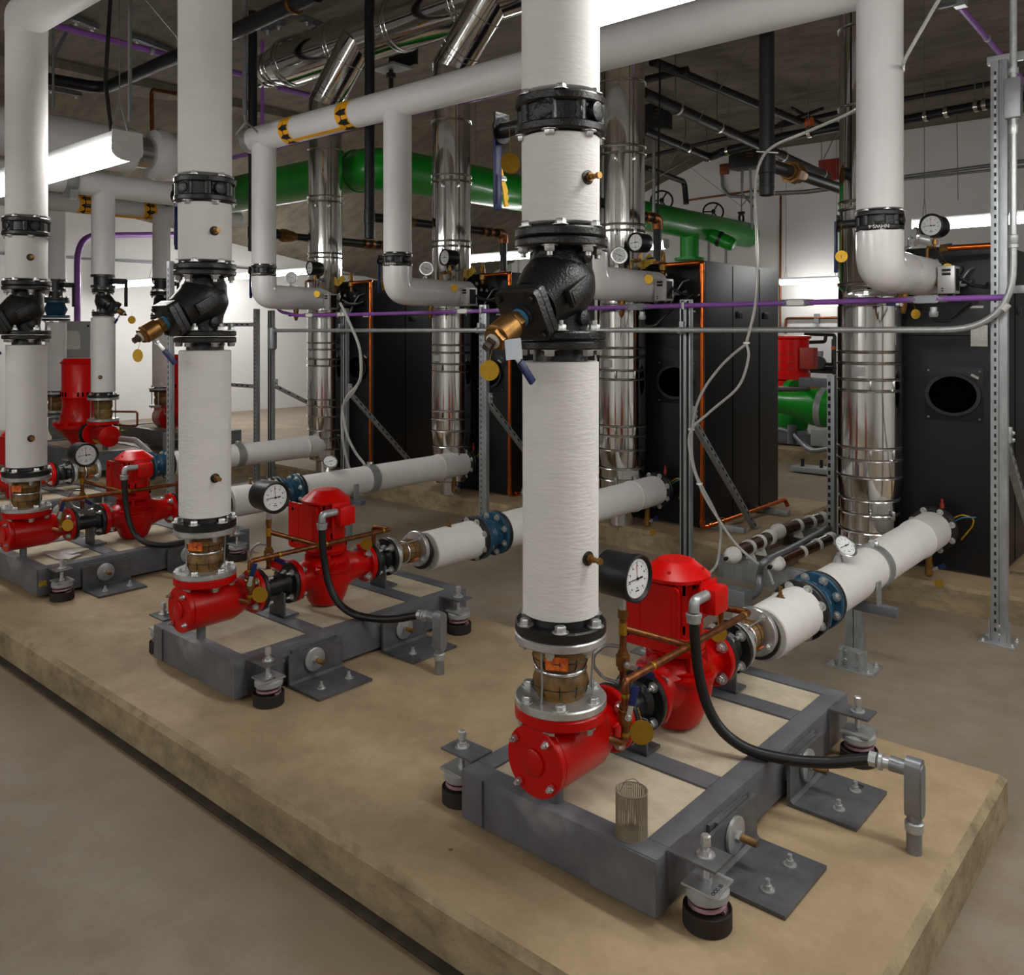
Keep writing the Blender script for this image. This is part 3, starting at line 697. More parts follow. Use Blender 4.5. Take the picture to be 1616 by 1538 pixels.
# -- butterfly valve with lever
def butterfly(o, ad, lab, h=.115, R=.141, lev=.14, tagged=False):
    o = V(o); ad = V(ad); zz = V((0, 0, 1)); sd = zz.cross(ad)
    t = thing('butterfly_valve', lab, 'valve', o, 'black lever butterfly valves')
    b = B().lathe(o + zz*.026, zz, [(0, R*.87), (h - .052, R*.87)], 36)
    for k in range(8):
        an = 2*PI*(k + .5)/8
        p = o + (V((1, 0, 0))*math.cos(an) + V((0, 1, 0))*math.sin(an))*R*.83
        b.cyl(p + zz*.028, p + zz*(h - .028), .019 if k % 2 else .024, n=12)
    b.box(o - ad*0 + zz*h*.5 + V((1, 0, 0))*R*.7, (.05, .12, .02), None, .005)
    b.cyl(o + zz*h*.5 + ad*R*.6, o + zz*h*.5 + ad*(R + .10), .026)
    b.lathe(o + zz*h*.5 - ad*R*.6, -ad, [(0, .03), (R*.42, .028), (R*.44, .02)], 20)
    b.lathe(o + zz*h*.5 + (sd - ad*.3).normalized()*R*.6, (sd - ad*.3).normalized(), [(0, .03), (R*.42, .027), (R*.44, .018)], 20)
    b.lathe(o + zz*h*.5 - (sd - ad*.3).normalized()*R*.6, -(sd - ad*.3).normalized(), [(0, .03), (R*.42, .027), (R*.44, .018)], 20)
    b.make('valve_body', 'castb', t)
    B().disc(o, zz, .030, R, 44, .006).make('lower_flange', 'castb', t)
    B().disc(o + zz*(h - .030), zz, .030, R, 44, .006).make('upper_flange', 'castb', t)
    b = B().ring(o + zz*h, zz, R*.84, 6, .017, .016, ph=.63).ring(o, -zz, R*.84, 6, .017, .016, ph=.63)
    b.make('bolt_ring', 'zinc', t)
    p = o + zz*h*.5 + ad*(R + .10)
    np_ = B().disc(p, ad, .008, .045, 28, .002).box(p + ad*.004 + zz*.02 , (.06 if abs(ad.y) > .5 else .008, .008 if abs(ad.y) > .5 else .07, .075), None, .002).make('notch_plate', 'castb', t)
    hx = p + ad*.022; side = sd if (sd.x + sd.y) > 0 else -sd
    rt = sd
    Rm = Matrix((rt, ad, zz)).transposed() if abs(rt.cross(ad).dot(zz) - 1) < .1 else Matrix((-rt, ad, zz)).transposed()
    hb = B().box(hx - zz*.11*lev/.14, (.034, .012, .26*lev/.14), Rm, .005).box(hx - zz*.20*lev/.14 + rt*.0, (.024, .02, .12*lev/.14), Rm, .006).make('lever_handle', 'bluh', t)
    tr = [(0, 0), (.016, 0), (.014, -.05), (.035, -.11), (.052, -.145), (.048, -.155), (.056, -.165), (.050, -.175), (.056, -.19), (.038, -.195), (.030, -.15), (.006, -.085)]
    B().prism([(x*1.05*lev/.14, z*1.1*lev/.14) for x, z in tr], hx + ad*.001 - zz*.03, side, zz, ad*.005).make('trigger_lever', 'tag', hb, smooth=False)
    b = B()
    for k in range(7): b.torus(hx + side*(.012 + k*.004) - zz*.15*lev/.14, (1, 0, .1), .008, .0016, 12, 5)
    b.make('spring', 'steel', hb)
    return t
t = butterfly((X, Y, 2.395), (-1, 0, 0), '')
rep(t, 'black butterfly valve with blue lever on the riser high above {u}')
t = tagdisc('', (X - .185, 2.08, 2.335), (X - .19, 2.08, 2.46), (.9, -.42, 0), .034)
rep(t, 'brass tag on a chain at the butterfly valve lever above {u}', (0,))

# -- upper risers and the header they climb into
t = thing('riser_pipe', '', 'pipe', (X, Y, 2.51), 'white risers climbing to the ceiling header')
B().lathe((X, Y, 2.518), (0, 0, 1), [(0, .085), (.004, .116), (.008, .121), (1.20, .1215)], 48).make('insulation', 'wrap', t)
B().lathe((X, Y, 2.505), (0, 0, 1), [(0, .095), (.02, .09)], 32).make('cut_end', 'raw', t)
rep(t, 'white wrapped upper riser pipe climbing to the ceiling above {u}')
hz = 3.80
b = B(); xe = X + PO[2]
b.tube([(1.5, Y, hz), (xe + .05, Y, hz), (xe, Y, hz), (xe, Y, hz - .05), (xe, Y, 3.70)], .124, 32, bend=.16, seg=10)
o = b.make('header_pipe', 'hdr'); tag(o, 'white ceiling header pipe turning down into the riser at the left edge', 'pipe')

# -- black suction spool and its bracket
t = thing('pipe_spool', '', 'pipe', (X, 2.375, ZA), 'black spools between diffuser and pump')
B().disc((X, 2.374, ZA), (0, 1, 0), .022, .106, 40, .004).disc((X, 2.546, ZA), (0, 1, 0), .022, .106, 40, .004).lathe((X, 2.396, ZA), (0, 1, 0), [(0, .066), (.02, .05), (.13, .05), (.15, .066)], 28).make('spool_body', 'castb', t)
B().ring((X, 2.396, ZA), (0, 1, 0), .086, 4, .015, .015, ph=.5, shank=.02).ring((X, 2.546, ZA), (0, -1, 0), .086, 4, .012, .014, ph=.5, shank=.02).ring((X, 2.345, ZA), (0, -1, 0), .086, 4, .013, .02, ph=.5).make('bolt_ring', 'zinc', t)
rep(t, 'short black flanged spool between red diffuser and volute of {u}')
for nm, yy, un in (('suction', 2.50, ALL), ('discharge', 3.16, ALL)):
    t = thing('support_bracket', '', 'bracket', (X, yy, .352), 'grey angle brackets under the pump flanges')
    B().box((X, yy, .415), (.13, .010, .125), None, .001).box((X, yy + .04, .357), (.13, .09, .010)).make('angle_plate', 'plate', t)
    rep(t, 'grey angle bracket carrying the ' + nm + ' flange of {u}', un)

# -- the pump itself
XP, YP = X, 2.80
t = thing('vertical_pump', '', 'pump', (XP, YP, .35), 'red vertical inline pumps on the inertia bases')
b = B().lathe((XP, YP, .352), (0, 0, 1), [(0, .03), (.0, .078), (.012, .092), (.05, .108), (.10, .126), (.14, .134), (.175, .130), (.182, .146), (.200, .146), (.206, .118)], 44)
b.lathe((XP, 2.60, ZA), (0, 1, 0), [(-.005, .075), (.03, .066), (.07, .078), (.13, .105), (.20, .122), (.29, .105), (.36, .082), (.42, .066), (.455, .074)], 36)
b.box((XP + .03, YP, .36), (.05, .05, .03), None, .006).box((XP - .06, YP - .08, ZA - .08), (.06, .08, .06), None, .01)
for k in range(6):
    an = 2*PI*k/6 + .3
    b.box((XP + .118*math.cos(an), YP + .118*math.sin(an), .535), (.032, .032, .05), Matrix.Rotation(an, 3, 'Z'), .005)
b.make('volute', 'red', t)
B().disc((XP, 2.572, ZA), (0, 1, 0), .030, .106, 40, .005).make('inlet_flange', 'red', t)
B().disc((XP, 3.045, ZA), (0, 1, 0), .030, .106, 40, .005).make('outlet_flange', 'red', t)
B().ring((XP, 2.602, ZA), (0, 1, 0), .086, 4, .016, .016, ph=.5, shank=.014).ring((XP, 3.045, ZA), (0, -1, 0), .086, 4, .016, .016, ph=.5, shank=.014).make('bolt_ring', 'zinc', t)
a_ = B().lathe((XP, YP, .555), (0, 0, 1), [(0, .125), (.014, .128), (.018, .09), (.024, .055), (.058, .055), (.064, .105), (.08, .112)], 40)
for k in range(5):
    an = 2*PI*k/5 + .75
    a_.box((XP + .095*math.cos(an), YP + .095*math.sin(an), .59), (.045, .02, .07), Matrix.Rotation(an, 3, 'Z'), .003)
a_.make('motor_adapter', 'red', t)
B().lathe((XP, YP, .585), (0, 0, 1), [(0, .04), (.05, .04)], 20).make('shaft_coupling', 'void', t)
mo = B().lathe((XP, YP, .632), (0, 0, 1), [(0, .098), (.004, .106), (.05, .108), (.055, .101), (.245, .101), (.262, .098)], 44).make('motor', 'redm', t)
b = B()
for k in range(4):
    an = 2*PI*k/4 - .62
    for j in range(5):
        aa = an + (j - 2)*.11
        b.box((XP + .107*math.cos(aa), YP + .107*math.sin(aa), .662), (.006, .006, .018), Matrix.Rotation(aa, 3, 'Z'))
for aa in (-1.15, -.75, -.35, .9, 2.2):
    b.box((XP + .1*math.cos(aa), YP + .1*math.sin(aa), .862), (.006, .010, .035), Matrix.Rotation(aa, 3, 'Z'))
    b.box((XP + .1*math.cos(aa), YP + .1*math.sin(aa), .72), (.006, .008, .03), Matrix.Rotation(aa, 3, 'Z'))
b.make('vent_slot', 'void', mo, smooth=False)
cn = B().lathe((XP, YP, .888), (0, 0, 1), [(0, .122), (.002, .128), (.014, .128), (.017, .124), (.060, .070), (.064, .062), (.065, .0)], 44).make('motor_canopy', 'redm', t, ang=22)
b = B()
for k in range(4): b.lathe((XP + .10*math.cos(k*PI/2 + .3), YP + .10*math.sin(k*PI/2 + .3), .918), (0, 0, 1), [(0, .007), (.012, .006)], 8)
b.make('canopy_screw', 'redm', cn)
def rrect(w, h, r, n=5):
    out = []
    for ci, (sx, sy) in enumerate(((1, 1), (-1, 1), (-1, -1), (1, -1))):
        for k in range(n):
            an = ci*PI/2 + k*PI/2/(n - 1)
            out.append((sx*(w - r) + r*math.cos(an), sy*(h - r) + r*math.sin(an)))
    return out
fp = B().prism(rrect(.125, .12, .022), (XP - .045, YP - .118, .762), (1, 0, 0), (0, 0, 1), (0, .010, 0)).box((XP - .10, YP - .09, .762), (.04, .06, .2)).box((XP + .03, YP - .09, .762), (.04, .06, .2)).make('mounting_pad', 'redm', t, ang=25)
b = B()
for dx, dz in ((.085, .085), (-.085, .085), (.085, .03), (-.09, -.085), (.085, -.085)): b.lathe((XP - .045 + dx, YP - .119, .762 + dz), (0, 1, 0), [(0, .009), (.002, .009)], 12)
b.make('pad_hole', 'void', fp, smooth=False)
tb = B().box((XP + .150, YP + .0, .835), (.08, .10, .095), None, .014).box((XP + .10, YP, .835), (.06, .08, .07), None, .01).make('terminal_box', 'redm', t)
B().box((XP + .135, YP - .004, .835), (.008, .118, .125), None, .002).cyl((XP + .135, YP - .056, .895), (XP + .135, YP - .056, .91), .005).cyl((XP + .135, YP - .056, .775), (XP + .135, YP - .056, .76), .006).make('cover_lip', 'redm', tb)
b = B()
for k in range(3): b.hexb((XP + .11*math.cos(k*2.1 + 4.0), YP + .11*math.sin(k*2.1 + 4.0), .57), (0, 0, 1), .009, .008, wash=False)
b.make('casing_bolt', 'redm', t)
repeat(t, PO, ['the nearest pump, right of the middle', 'the second pump from the front', 'the third pump from the front', 'cut by the left edge'], FOUR, 'red vertical inline pump on a grey base, {u}')

# -- discharge side
t = thing('pipe_spool', '', 'pipe', (X, 3.08, ZA), 'black discharge spools of the pumps')
B().disc((X, 3.079, ZA), (0, 1, 0), .022, .106, 40, .004).disc((X, 3.205, ZA), (0, 1, 0), .024, .106, 40, .004).lathe((X, 3.10, ZA), (0, 1, 0), [(0, .068), (.018, .05), (.03, .056), (.055, .062), (.07, .056), (.085, .05), (.107, .068)], 32).make('spool_body', 'castb', t)
B().ring((X, 3.101, ZA), (0, 1, 0), .086, 4, .015, .015, ph=.5, shank=.02).ring((X, 3.205, ZA), (0, -1, 0), .086, 4, .015, .018, ph=.5, shank=.03).make('bolt_ring', 'zinc', t)
rep(t, 'black flanged spool on the discharge of {u}', FOUR)
bellows('flexible_connector', 'level amber rubber flexible connector on the discharge of {u}', (X, 3.230, ZA), (0, 1, 0), FOUR, r=.062, L=.235, RF=.104)
t = thing('insulated_pipe', '', 'pipe', (X, 3.47, ZD), 'white discharge pipes of the pumps')
B().disc((X, 3.466, ZD + .01), (0, 1, 0), .024, .106, 36, .004).cyl((X, 3.49, ZD), (X, 3.53, ZD), .07).make('flange', 'castb', t)
B().lathe((X, 3.53, ZD - .003), (0, 1, 0), [(0, .06), (.0, .110), (.004, .116), (.39, .118), (.395, .114), (.395, .09)], 48).make('insulation', 'wraph', t)
B().lathe((X, 3.526, ZD - .003), (0, 1, 0), [(0, .06), (.0, .111), (.0045, .111)], 48).make('cut_end', 'raw', t)
plug(t, (X, 3.72, ZD + .108), (0, 0, 1))
rep(t, 'short white insulated pipe between flexible connector and blue valve of {u}')
t = thing('check_valve', '', 'valve', (X, 3.93, ZD), 'blue flanged valves on the discharge pipes')
B().disc((X, 3.922, ZD), (0, 1, 0), .032, .139, 44, .005).disc((X, 4.14, ZD), (0, 1, 0), .030, .139, 44, .005).make('pipe_flange', 'castb', t)
B().disc((X, 3.956, ZD), (0, 1, 0), .028, .139, 44, .005).disc((X, 4.110, ZD), (0, 1, 0), .028, .139, 44, .005).lathe((X, 3.984, ZD), (0, 1, 0), [(0, .10), (.02, .095), (.06, .112), (.10, .095), (.125, .10)], 40).make('valve_body', 'blue', t)
B().ring((X, 3.984, ZD), (0, 1, 0), .117, 8, .015, .014, ph=.5, shank=.008).ring((X, 4.110, ZD), (0, -1, 0), .117, 8, .015, .014, ph=.5, shank=.008).ring((X, 3.922, ZD), (0, -1, 0), .117, 8, .015, .014, ph=.5).make('bolt_ring', 'zinc', t)
rep(t, 'blue flanged check valve in the discharge pipe of {u}', FOUR)
t = thing('insulated_pipe', '', 'pipe', (X, 4.17, ZD), 'long white pipes running back to the boilers')
B().lathe((X, 4.168, ZD), (0, 1, 0), [(0, .09), (.0, .112), (.004, .117), (1.57, .117), (1.575, .12), (1.58, .124), (1.595, .124), (1.60, .120), (1.915, .120), (1.92, .115), (1.92, .09)], 48).make('insulation', 'wraph', t)
rep(t, 'long white insulated pipe from {u} to its boiler', FOUR)
t = thing('pipe_flange', '', 'flange', (X, 6.08, ZD), 'black flanges where the pipes enter the boilers')
B().disc((X, 6.086, ZD), (0, 1, 0), .030, .148, 44, .005).make('pipe_side_flange', 'castb', t)
B().disc((X, 6.120, ZD), (0, 1, 0), .030, .148, 44, .005).lathe((X, 6.15, ZD), (0, 1, 0), [(0, .105), (.06, .095), (.148, .095)], 32).make('boiler_side_flange', 'castb', t)
B().ring((X, 6.086, ZD), (0, -1, 0), .133, 8, .014, .013, ph=.5).make('bolt_ring', 'zinc', t)
sn = B().cyl((X + .03, 6.21, ZD + .08), (X + .03, 6.21, ZD + .19), .008).lathe((X + .03, 6.21, ZD + .13), (0, 0, 1), [(0, .014), (.03, .014)], 10).make('red_air_vent', 'dkred', t)
B().tube([(X + .08, 6.2, ZA + .03), (X + .16, 6.18, ZA + .08), (X + .23, 6.2, ZA + .06), (X + .21, 6.22, ZA), (X + .14, 6.24, ZA - .1)], .005, 6, bend=.05).make('sensor_wire', 'yel', t)
B().tube([(X + .10, 6.2, ZA + .02), (X + .17, 6.17, ZA + .065), (X + .24, 6.19, ZA + .07)], .004, 6, bend=.05).make('sensor_wire', 'teal', t)
rep(t, 'black flange with sensor wires, boiler end of pipe from {u}', FOUR)
# drain cock under the pipe
t = thing('drain_valve', '', 'valve', (X + .02, 5.95, .23), 'bronze drain cocks below the boiler pipes')
B().cyl((X + .02, 5.95, .36), (X + .02, 5.95, .29), .02).lathe((X + .02, 5.95, .21), (0, 0, 1), [(0, .018), (.01, .026), (.06, .026), (.085, .022)], 20).make('valve_body', 'brass', t)
lever(t, (X + .05, 5.95, .26), (0, -1, 0), (.6, 0, .35), .08)
rep(t, 'bronze drain cock with blue lever below the boiler pipe of {u}')
tg = tagdisc('', (X + .085, 5.93, .18), (X + .085, 5.93, .255), (.5, -.86, 0), .026)
rep(tg, 'brass tag hanging from the drain cock behind {u}', (0, 1))

# clamp and stand
t = thing('pipe_clamp', '', 'clamp', (X, 4.93, ZD), 'steel straps around the boiler pipes')
B().lathe((X, 4.865, ZD), (0, 1, 0), [(0, .119), (0, .124), (.085, .124), (.085, .119)], 48, cap=False).make('strap', 'galv', t)
B().box((X + .01, 4.91, ZD + .135), (.03, .05, .03), None, .002).hexb((X + .025, 4.91, ZD + .137), (1, 0, 0), .012, .014).make('clamp_bolt', 'zinc', t)
rep(t, 'galvanised strap clamp around the long white pipe behind {u}', FOUR)
t = thing('pipe_stand', '', 'stand', (X, 4.66, 0), 'strut stands carrying the boiler pipes')
B().box((X + .04, 4.66, .335), (.36, .05, .046), None, .002).make('cross_strut', 'frame', t)
B().box((X - .022, 4.66, .17), (.043, .05, .29), None, .002).box((X + .024, 4.66, .17), (.043, .05, .29), None, .002).make('post', 'strut', t)
B().box((X, 4.66, .005), (.24, .17, .010), None, .001).make('base_plate', 'galv', t)
B().box((X, 4.63, .06), (.15, .008, .10), None, .001).box((X - .05, 4.60, .06), (.008, .06, .09)).box((X + .055, 4.60, .06), (.008, .06, .09)).make('post_bracket', 'galv', t)
b = B()
for dx in (-.09, .09):
    for dy in (-.06, .06): b.hexb((X + dx, 4.66 + dy, .010), (0, 0, 1), .011, .011, shank=.012)
for dx in (-.035, .035):
    for dz in (.04, .085): b.hexb((X + dx, 4.626, dz), (0, -1, 0), .009, .006)
b.make('anchor_bolt', 'zinc', t)
t2 = B().prism([(-.13, 0), (-.12, 0), (-.118, .12), (-.128, .12)], (X, 4.64, .358), (1, 0, 0), (0, 0, 1), (0, .05, 0)).prism([(.13, 0), (.12, 0), (.118, .12), (.128, .12)], (X, 4.64, .358), (1, 0, 0), (0, 0, 1), (0, .05, 0)).make('clamp_leg', 'galv', t)
rep(t, 'grey strut stand with base plate under the boiler pipe of {u}')
# thermometer on the discharge pipe
t = thing('dial_thermometer', '', 'thermometer', (X, 4.47, ZD + .117), 'dial thermometers on the boiler pipes')
n = V((.62, -.26, .65)).normalized(); c = V((X + .02, 4.47, ZD + .205))
gauge(t, c, n, .065, .02, style='steel', needle=-100, rneed=False)
B().tube([(X - .02, 4.48, ZD + .1), (X - .02, 4.48, ZD + .16), c - n*.02], .011, 10, bend=.02).lathe((X - .02, 4.48, ZD + .108), (0, 0, 1), [(0, .03), (.006, .028), (.04, .015)], 6).make('thermowell', 'zinc', t)
rep(t, 'silver dial thermometer on top of the boiler pipe of {u}')

# -- gauge and copper bypass
t = thing('pressure_gauge', '', 'pressure gauge', (X, 2.45, .85), 'black pressure gauges over the pumps')
gauge(t, (X + .055, 2.45, .965), (1, -.03, 0), .078, .13, needle=-92)
B().cyl((X, 2.45, .85), (X, 2.45, .89), .012).make('gauge_stem', 'zinc', t)
repeat(t, PO, ['the nearest pump', 'the second pump from the front', 'the third pump from the front', ''], ALL, 'large black pressure gauge with white dial standing over {u}')
XB = X + .135
t = thing('bypass_tubing', '', 'tubing', (XB, 2.26, .51), 'copper bypass lines of the pumps')
B().tube([(X + .02, 2.16, .545), (XB, 2.26, .505), (XB, 2.26, .70), (XB, 3.13, .70), (X + .02, 3.11, .70), (X + .02, 3.11, .60)], .0125, 14, bend=.018, seg=4).make('main_line', 'copo', t)
B().tube([(X, 2.45, .60), (X, 2.45, .85)], .012, 14).tube([(X, 2.45, .785), (XB, 2.66, .70)], .0115, 14).make('gauge_line', 'copo', t)
b = B()
for p, a in (((XB, 2.42, .70), (0, 1, 0)), ((XB, 2.70, .70), (0, 1, 0)), ((XB, 3.08, .70), (0, 1, 0)), ((XB, 2.26, .655), (0, 0, 1)), ((XB, 2.26, .535), (0, 0, 1)), ((X + .045, 2.18, .535), (XB - X, .1, -.04))):
    b.lathe(V(p) - V(a).normalized()*.006, a, [(0, .0136), (.004, .0146), (.008, .0146), (.012, .0136)], 14)
b.lathe((XB, 2.66, .70), (0, 1, 0), [(-.022, .0145), (.022, .0145)], 14).lathe((X, 2.45, .765), (0, 0, 1), [(0, .0145), (.04, .0145)], 14)
b.make('solder_joint', 'tag', t)
v1 = B().lathe((XB, 2.26, .565), (0, 0, 1), [(0, .014), (.0, .018), (.012, .018), (.014, .024), (.048, .024), (.05, .019), (.062, .019)], 16).make('bypass_valve', 'brass', t)
lever(v1, (XB + .02, 2.245, .60), (.8, -.5, 0), (.15, .2, 1), .10)
v2 = B().lathe((X, 2.45, .645), (0, 0, 1), [(0, .014), (0, .018), (.012, .018), (.014, .024), (.05, .024), (.052, .018), (.064, .018)], 16).make('gauge_valve', 'brass', t)
lever(v2, (X + .03, 2.43, .675), (.6, -.8, 0), (.9, .5, -.35), .095)
B().lathe((X, 2.45, .82), (0, 0, 1), [(0, .017), (.03, .017)], 6).make('brass_coupling', 'brass', t)
cc = V((X - .03, 2.42, .66))
B().tube([(X - .01, 2.45, .72), (X - .05, 2.42, .725), (X - .085, 2.40, .69), (X - .09, 2.40, .65), (X - .06, 2.42, .61), (X - .01, 2.44, .60)], .006, 8, bend=.04).make('braided_loop', 'strut', t)
rep(t, 'brown copper bypass tubing with two blue lever valves at {u}')
t = tagdisc('', (XB + .045, 2.285, .545), (XB + .035, 2.28, .62), (.62, -.78, .05), .038)
rep(t, 'round brass tag hanging from the copper bypass valve of {u}')
t = tagdisc('', (X + .055, 3.03, .625), (X + .045, 3.04, .69), (.7, -.7, 0), .033)
rep(t, 'round brass tag on the discharge end of the copper line of {u}', (0, 1))

# -- motor whip and conduit body
ZS = V((X + .82, 2.845, .17))
t = thing('flexible_conduit', '', 'conduit', (X + .19, 2.70, .86), 'black motor cables of the pumps')
pts = [(X + .152, 2.662, .80), (X + .157, 2.662, .72), (X + .168, 2.666, .616), (X + .198, 2.675, .503), (X + .248, 2.691, .425), (X + .332, 2.718, .380), (X + .451, 2.756, .372), (X + .565, 2.792, .386), (X + .65, 2.82, .41), (X + .70, 2.835, .425)]
P = [V(p) for p in pts]; Q = []
for i in range(len(P) - 1):
    p0, p1, p2, p3 = P[max(i-1, 0)], P[i], P[i+1], P[min(i+2, len(P)-1)]
    for k in range(6):
        s = k/6
        Q.append(.5*((2*p1) + (p2 - p0)*s + (2*p0 - 5*p1 + 4*p2 - p3)*s*s + (3*p1 - p0 - 3*p2 + p3)*s**3))
Q.append(P[-1])
B().tube(Q, .0185, 16).make('hose', 'rubber', t)
B().tube([(X + .152, 2.755, .858), (X + .152, 2.665, .858), (X + .152, 2.662, .82)], .019, 14, bend=.025).lathe((X + .152, 2.662, .785), (0, 0, 1), [(0, .022), (.0, .025), (.016, .025), (.018, .028), (.03, .028), (.032, .023)], 18).make('elbow_fitting', 'galv', t)
e = V((X + .70, 2.835, .425)); dr = V((.12, .01, 0)).normalized()
B().lathe(e - dr*.012, dr, [(0, .024), (.022, .024)], 8).lathe(e + dr*.012, dr, [(0, .021), (.006, .027), (.016, .027), (.018, .018), (.036, .018)], 18).make('end_connector', 'galv', t)
rep(t, 'black flexible conduit looping down from the motor of {u}')
t = thing('conduit_elbow', '', 'junction fitting', ZS, 'grey conduit bodies on stubs in the plinth')
bx = V((ZS.x, ZS.y, .372))
B().prism(rrect(.026, .092, .024), bx - V((.023, 0, 0)) + V((0, 0, 0)), (0, 1, 0), (0, 0, 1), (.046, 0, 0)).lathe(bx + V((-.07, -.004, .055)), (1, 0, 0), [(0, .024), (.05, .022)], 16).lathe(bx - V((0, 0, .112)), (0, 0, 1), [(0, .021), (.035, .022)], 18).make('cast_body', 'cond', t)
B().prism(rrect(.022, .082, .020), bx + V((.023, 0, -.005)), (0, 1, 0), (0, 0, 1), (.004, 0, 0)).make('cover_plate', 'cond', t)
B().lathe((ZS.x, ZS.y, .235), (0, 0, 1), [(0, .024), (.004, .028), (.03, .028), (.034, .024)], 20).make('coupling', 'galv', t)
B().cyl(ZS, (ZS.x, ZS.y, .25), .023, n=20).make('stub_pipe', 'cond', t)
rep(t, 'grey cast conduit body on a pipe stub standing beside {u}', (0, 1, 2))

# -- single things lying about
t = thing('wire_basket_strainer', 'small wire mesh strainer basket on the front corner of the nearest base', 'strainer basket', (-1.365, 2.09, .351))
b = B(); R, H, n = .045, .125, 44
o = V((-1.365, 2.09, .351))
for k in range(n):
    an = 2*PI*k/n
    b.tube([o + V((R*math.cos(an), R*math.sin(an), 0)), o + V((R*1.02*math.cos(an + .05), R*.98*math.sin(an), H))], .0011, 4)
for k in range(34):
    z = H*k/33
    b.torus(o + V((0, 0, z)), (0, 0, 1), R, .0010, 30, 4)
b.make('mesh_wall', 'mesh', t)
B().torus(o + V((0, 0, H)), (0, 0, 1), R*1.01, .0018, 32, 6).torus(o, (0, 0, 1), R, .0018, 32, 6).lathe(o, (0, 0, 1), [(0, R), (.001, R)], 28).make('rim', 'mesh', t)
B().tube([o + V((-.02, -.03, H)), o + V((-.01, -.02, H + .03)), o + V((.01, 0, H + .038)), o + V((.02, .02, H + .01)), o + V((.015, .03, H - .02))], .0011, 6, bend=.02).make('wire_handle', 'hang', t)
o = B().prism([(-.11, -.05), (.12, -.09), (.20, -.05), (.14, .05), (-.04, .075)], (X + PO[2] + .10, 2.27, .354), (1, .15, 0), (0, 1, 0), (0, 0, .006)).prism([(-.07, -.03), (.12, -.05), (.13, .05), (-.02, .055)], (X + PO[2] + .10, 2.30, .361), (1, .35, .08), (0, 1, .12), (0, 0, .006)).make('paper_sheet', 'paper', smooth=False)
tag(o, 'crumpled paper manual lying on the base of the third pump', 'paper')
o = B().prism([(-.045, 0), (.05, -.02), (.075, .03), (-.01, .045), (-.07, .025)], (X + PO[1] + .015, 2.47, .615), (.8, .3, .0), (0, .3, 1), (.004, -.004, 0)).make('red_ribbon', 'redm', smooth=False)
tag(o, 'red plastic ribbon tied at the gauge valve of the second pump', 'ribbon')

o = B().prism([(-.022, -.03), (.024, -.026), (.020, .032), (-.026, .026)], (X + .06, 1.815, 1.745), (.75, .66, 0), (-.2, .2, 1), (.003, -.003, 0)).make('paper_tag', 'pleat', smooth=False)
tag(o, 'pale paper tag behind the bronze blowdown valve above the nearest pump', 'tag')
# ------------------------------------------------------------------ the four boilers and what serves them
BO = [0, -2.12, -4.22, -6.28]
BP = ['the rightmost boiler', 'the second boiler from right', 'the third boiler from right', 'the leftmost boiler']
def repb(root, tmpl, units=FOUR, offs=None): repeat(root, offs or BO, BP, units, tmpl)
xl, xr, yf, yk, zb, zt = -2.33, -1.285, 6.30, 7.70, .19, 2.36
t = thing('boiler', '', 'boiler', ((xl+xr)/2, 7.0, .17), 'black boilers in a row')
B().box(((xl+xr)/2, 7.0, .18), (xr-xl-.1, 1.3, .02)).make('base_rail', 'plate', t)
cb = B().box(((xl+xr)/2, 7.0, (zb+zt)/2), (xr-xl, yk-yf, zt-zb), None, .006).make('cabinet', 'boil', t)
b = B()
for xx in (xl + .30,): b.box((xx, yf - .001, (zb+zt)/2 - .02), (.004, .004, zt-zb-.1))
b.box((xr + .001, 6.78, (zb+zt)/2), (.004, .004, zt-zb-.04)).box((xr + .001, 7.30, (zb+zt)/2), (.004, .004, zt-zb-.04)).box(((xl+xr)/2 + .15, yf - .001, 1.76), (xr-xl-.3, .004, .004))
b.make('panel_seam', 'void', cb, smooth=False)
for yy in (6.90, 7.42):
    B().box((xr + .006, yy, 1.93), (.012, .10, .055), None, .003).box((xr + .012, yy, 1.925), (.010, .05, .03)).make('side_latch', 'castb', t)
px, pz = -1.555, 1.365
def oval(o, rx, rz, y, h, n=48, r2=None):
    b = B(); vs = []
    for yy, k in ((y, 1.0), (y - h, 1.0), (y - h, r2 or .86), (y + .02, r2 or .86)):
        vs += [V((o[0] + rx*k*math.cos(2*PI*i/n), yy, o[1] + rz*k*math.sin(2*PI*i/n))) for i in range(n)]
    fs = []
    for q in range(3):
        for i in range(n): fs.append([q*n+i, q*n+(i+1) % n, (q+1)*n+(i+1) % n, (q+1)*n+i])
    return b._add(vs, fs)
rg = oval((px, pz), .172, .142, yf, .035).make('intake_ring', 'castb', t)
B().prism([(.148*math.cos(2*PI*i/40), .122*math.sin(2*PI*i/40)) for i in range(40)], (px, yf - .031, pz), (1, 0, 0), (0, 0, 1), (0, .004, 0)).make('intake_opening', 'void', rg, smooth=False)
b = B()
for dx in (-.158, .158):
    for dz in (-.158, .158): b.lathe((px + dx, yf, pz + dz), (0, -1, 0), [(0, .009), (.004, .008)], 10)
b.make('port_screw', 'zinc', t)
B().box((px, yf - .002, pz), (.36, .004, .36), None, .001).make('port_plate', 'boil', t)
B().box((xl + .36, yf - .002, 1.50), (.09, .003, .21)).box((px + .13, yf - .008, pz + .125), (.05, .003, .016), Matrix.Rotation(.5, 3, 'Y')).box((px + .13, yf - .002, 1.95), (.10, .003, .015)).box((xl + .30, yf - .003, .62), (.05, .003, .02)).make('data_label', 'paper', t, smooth=False)
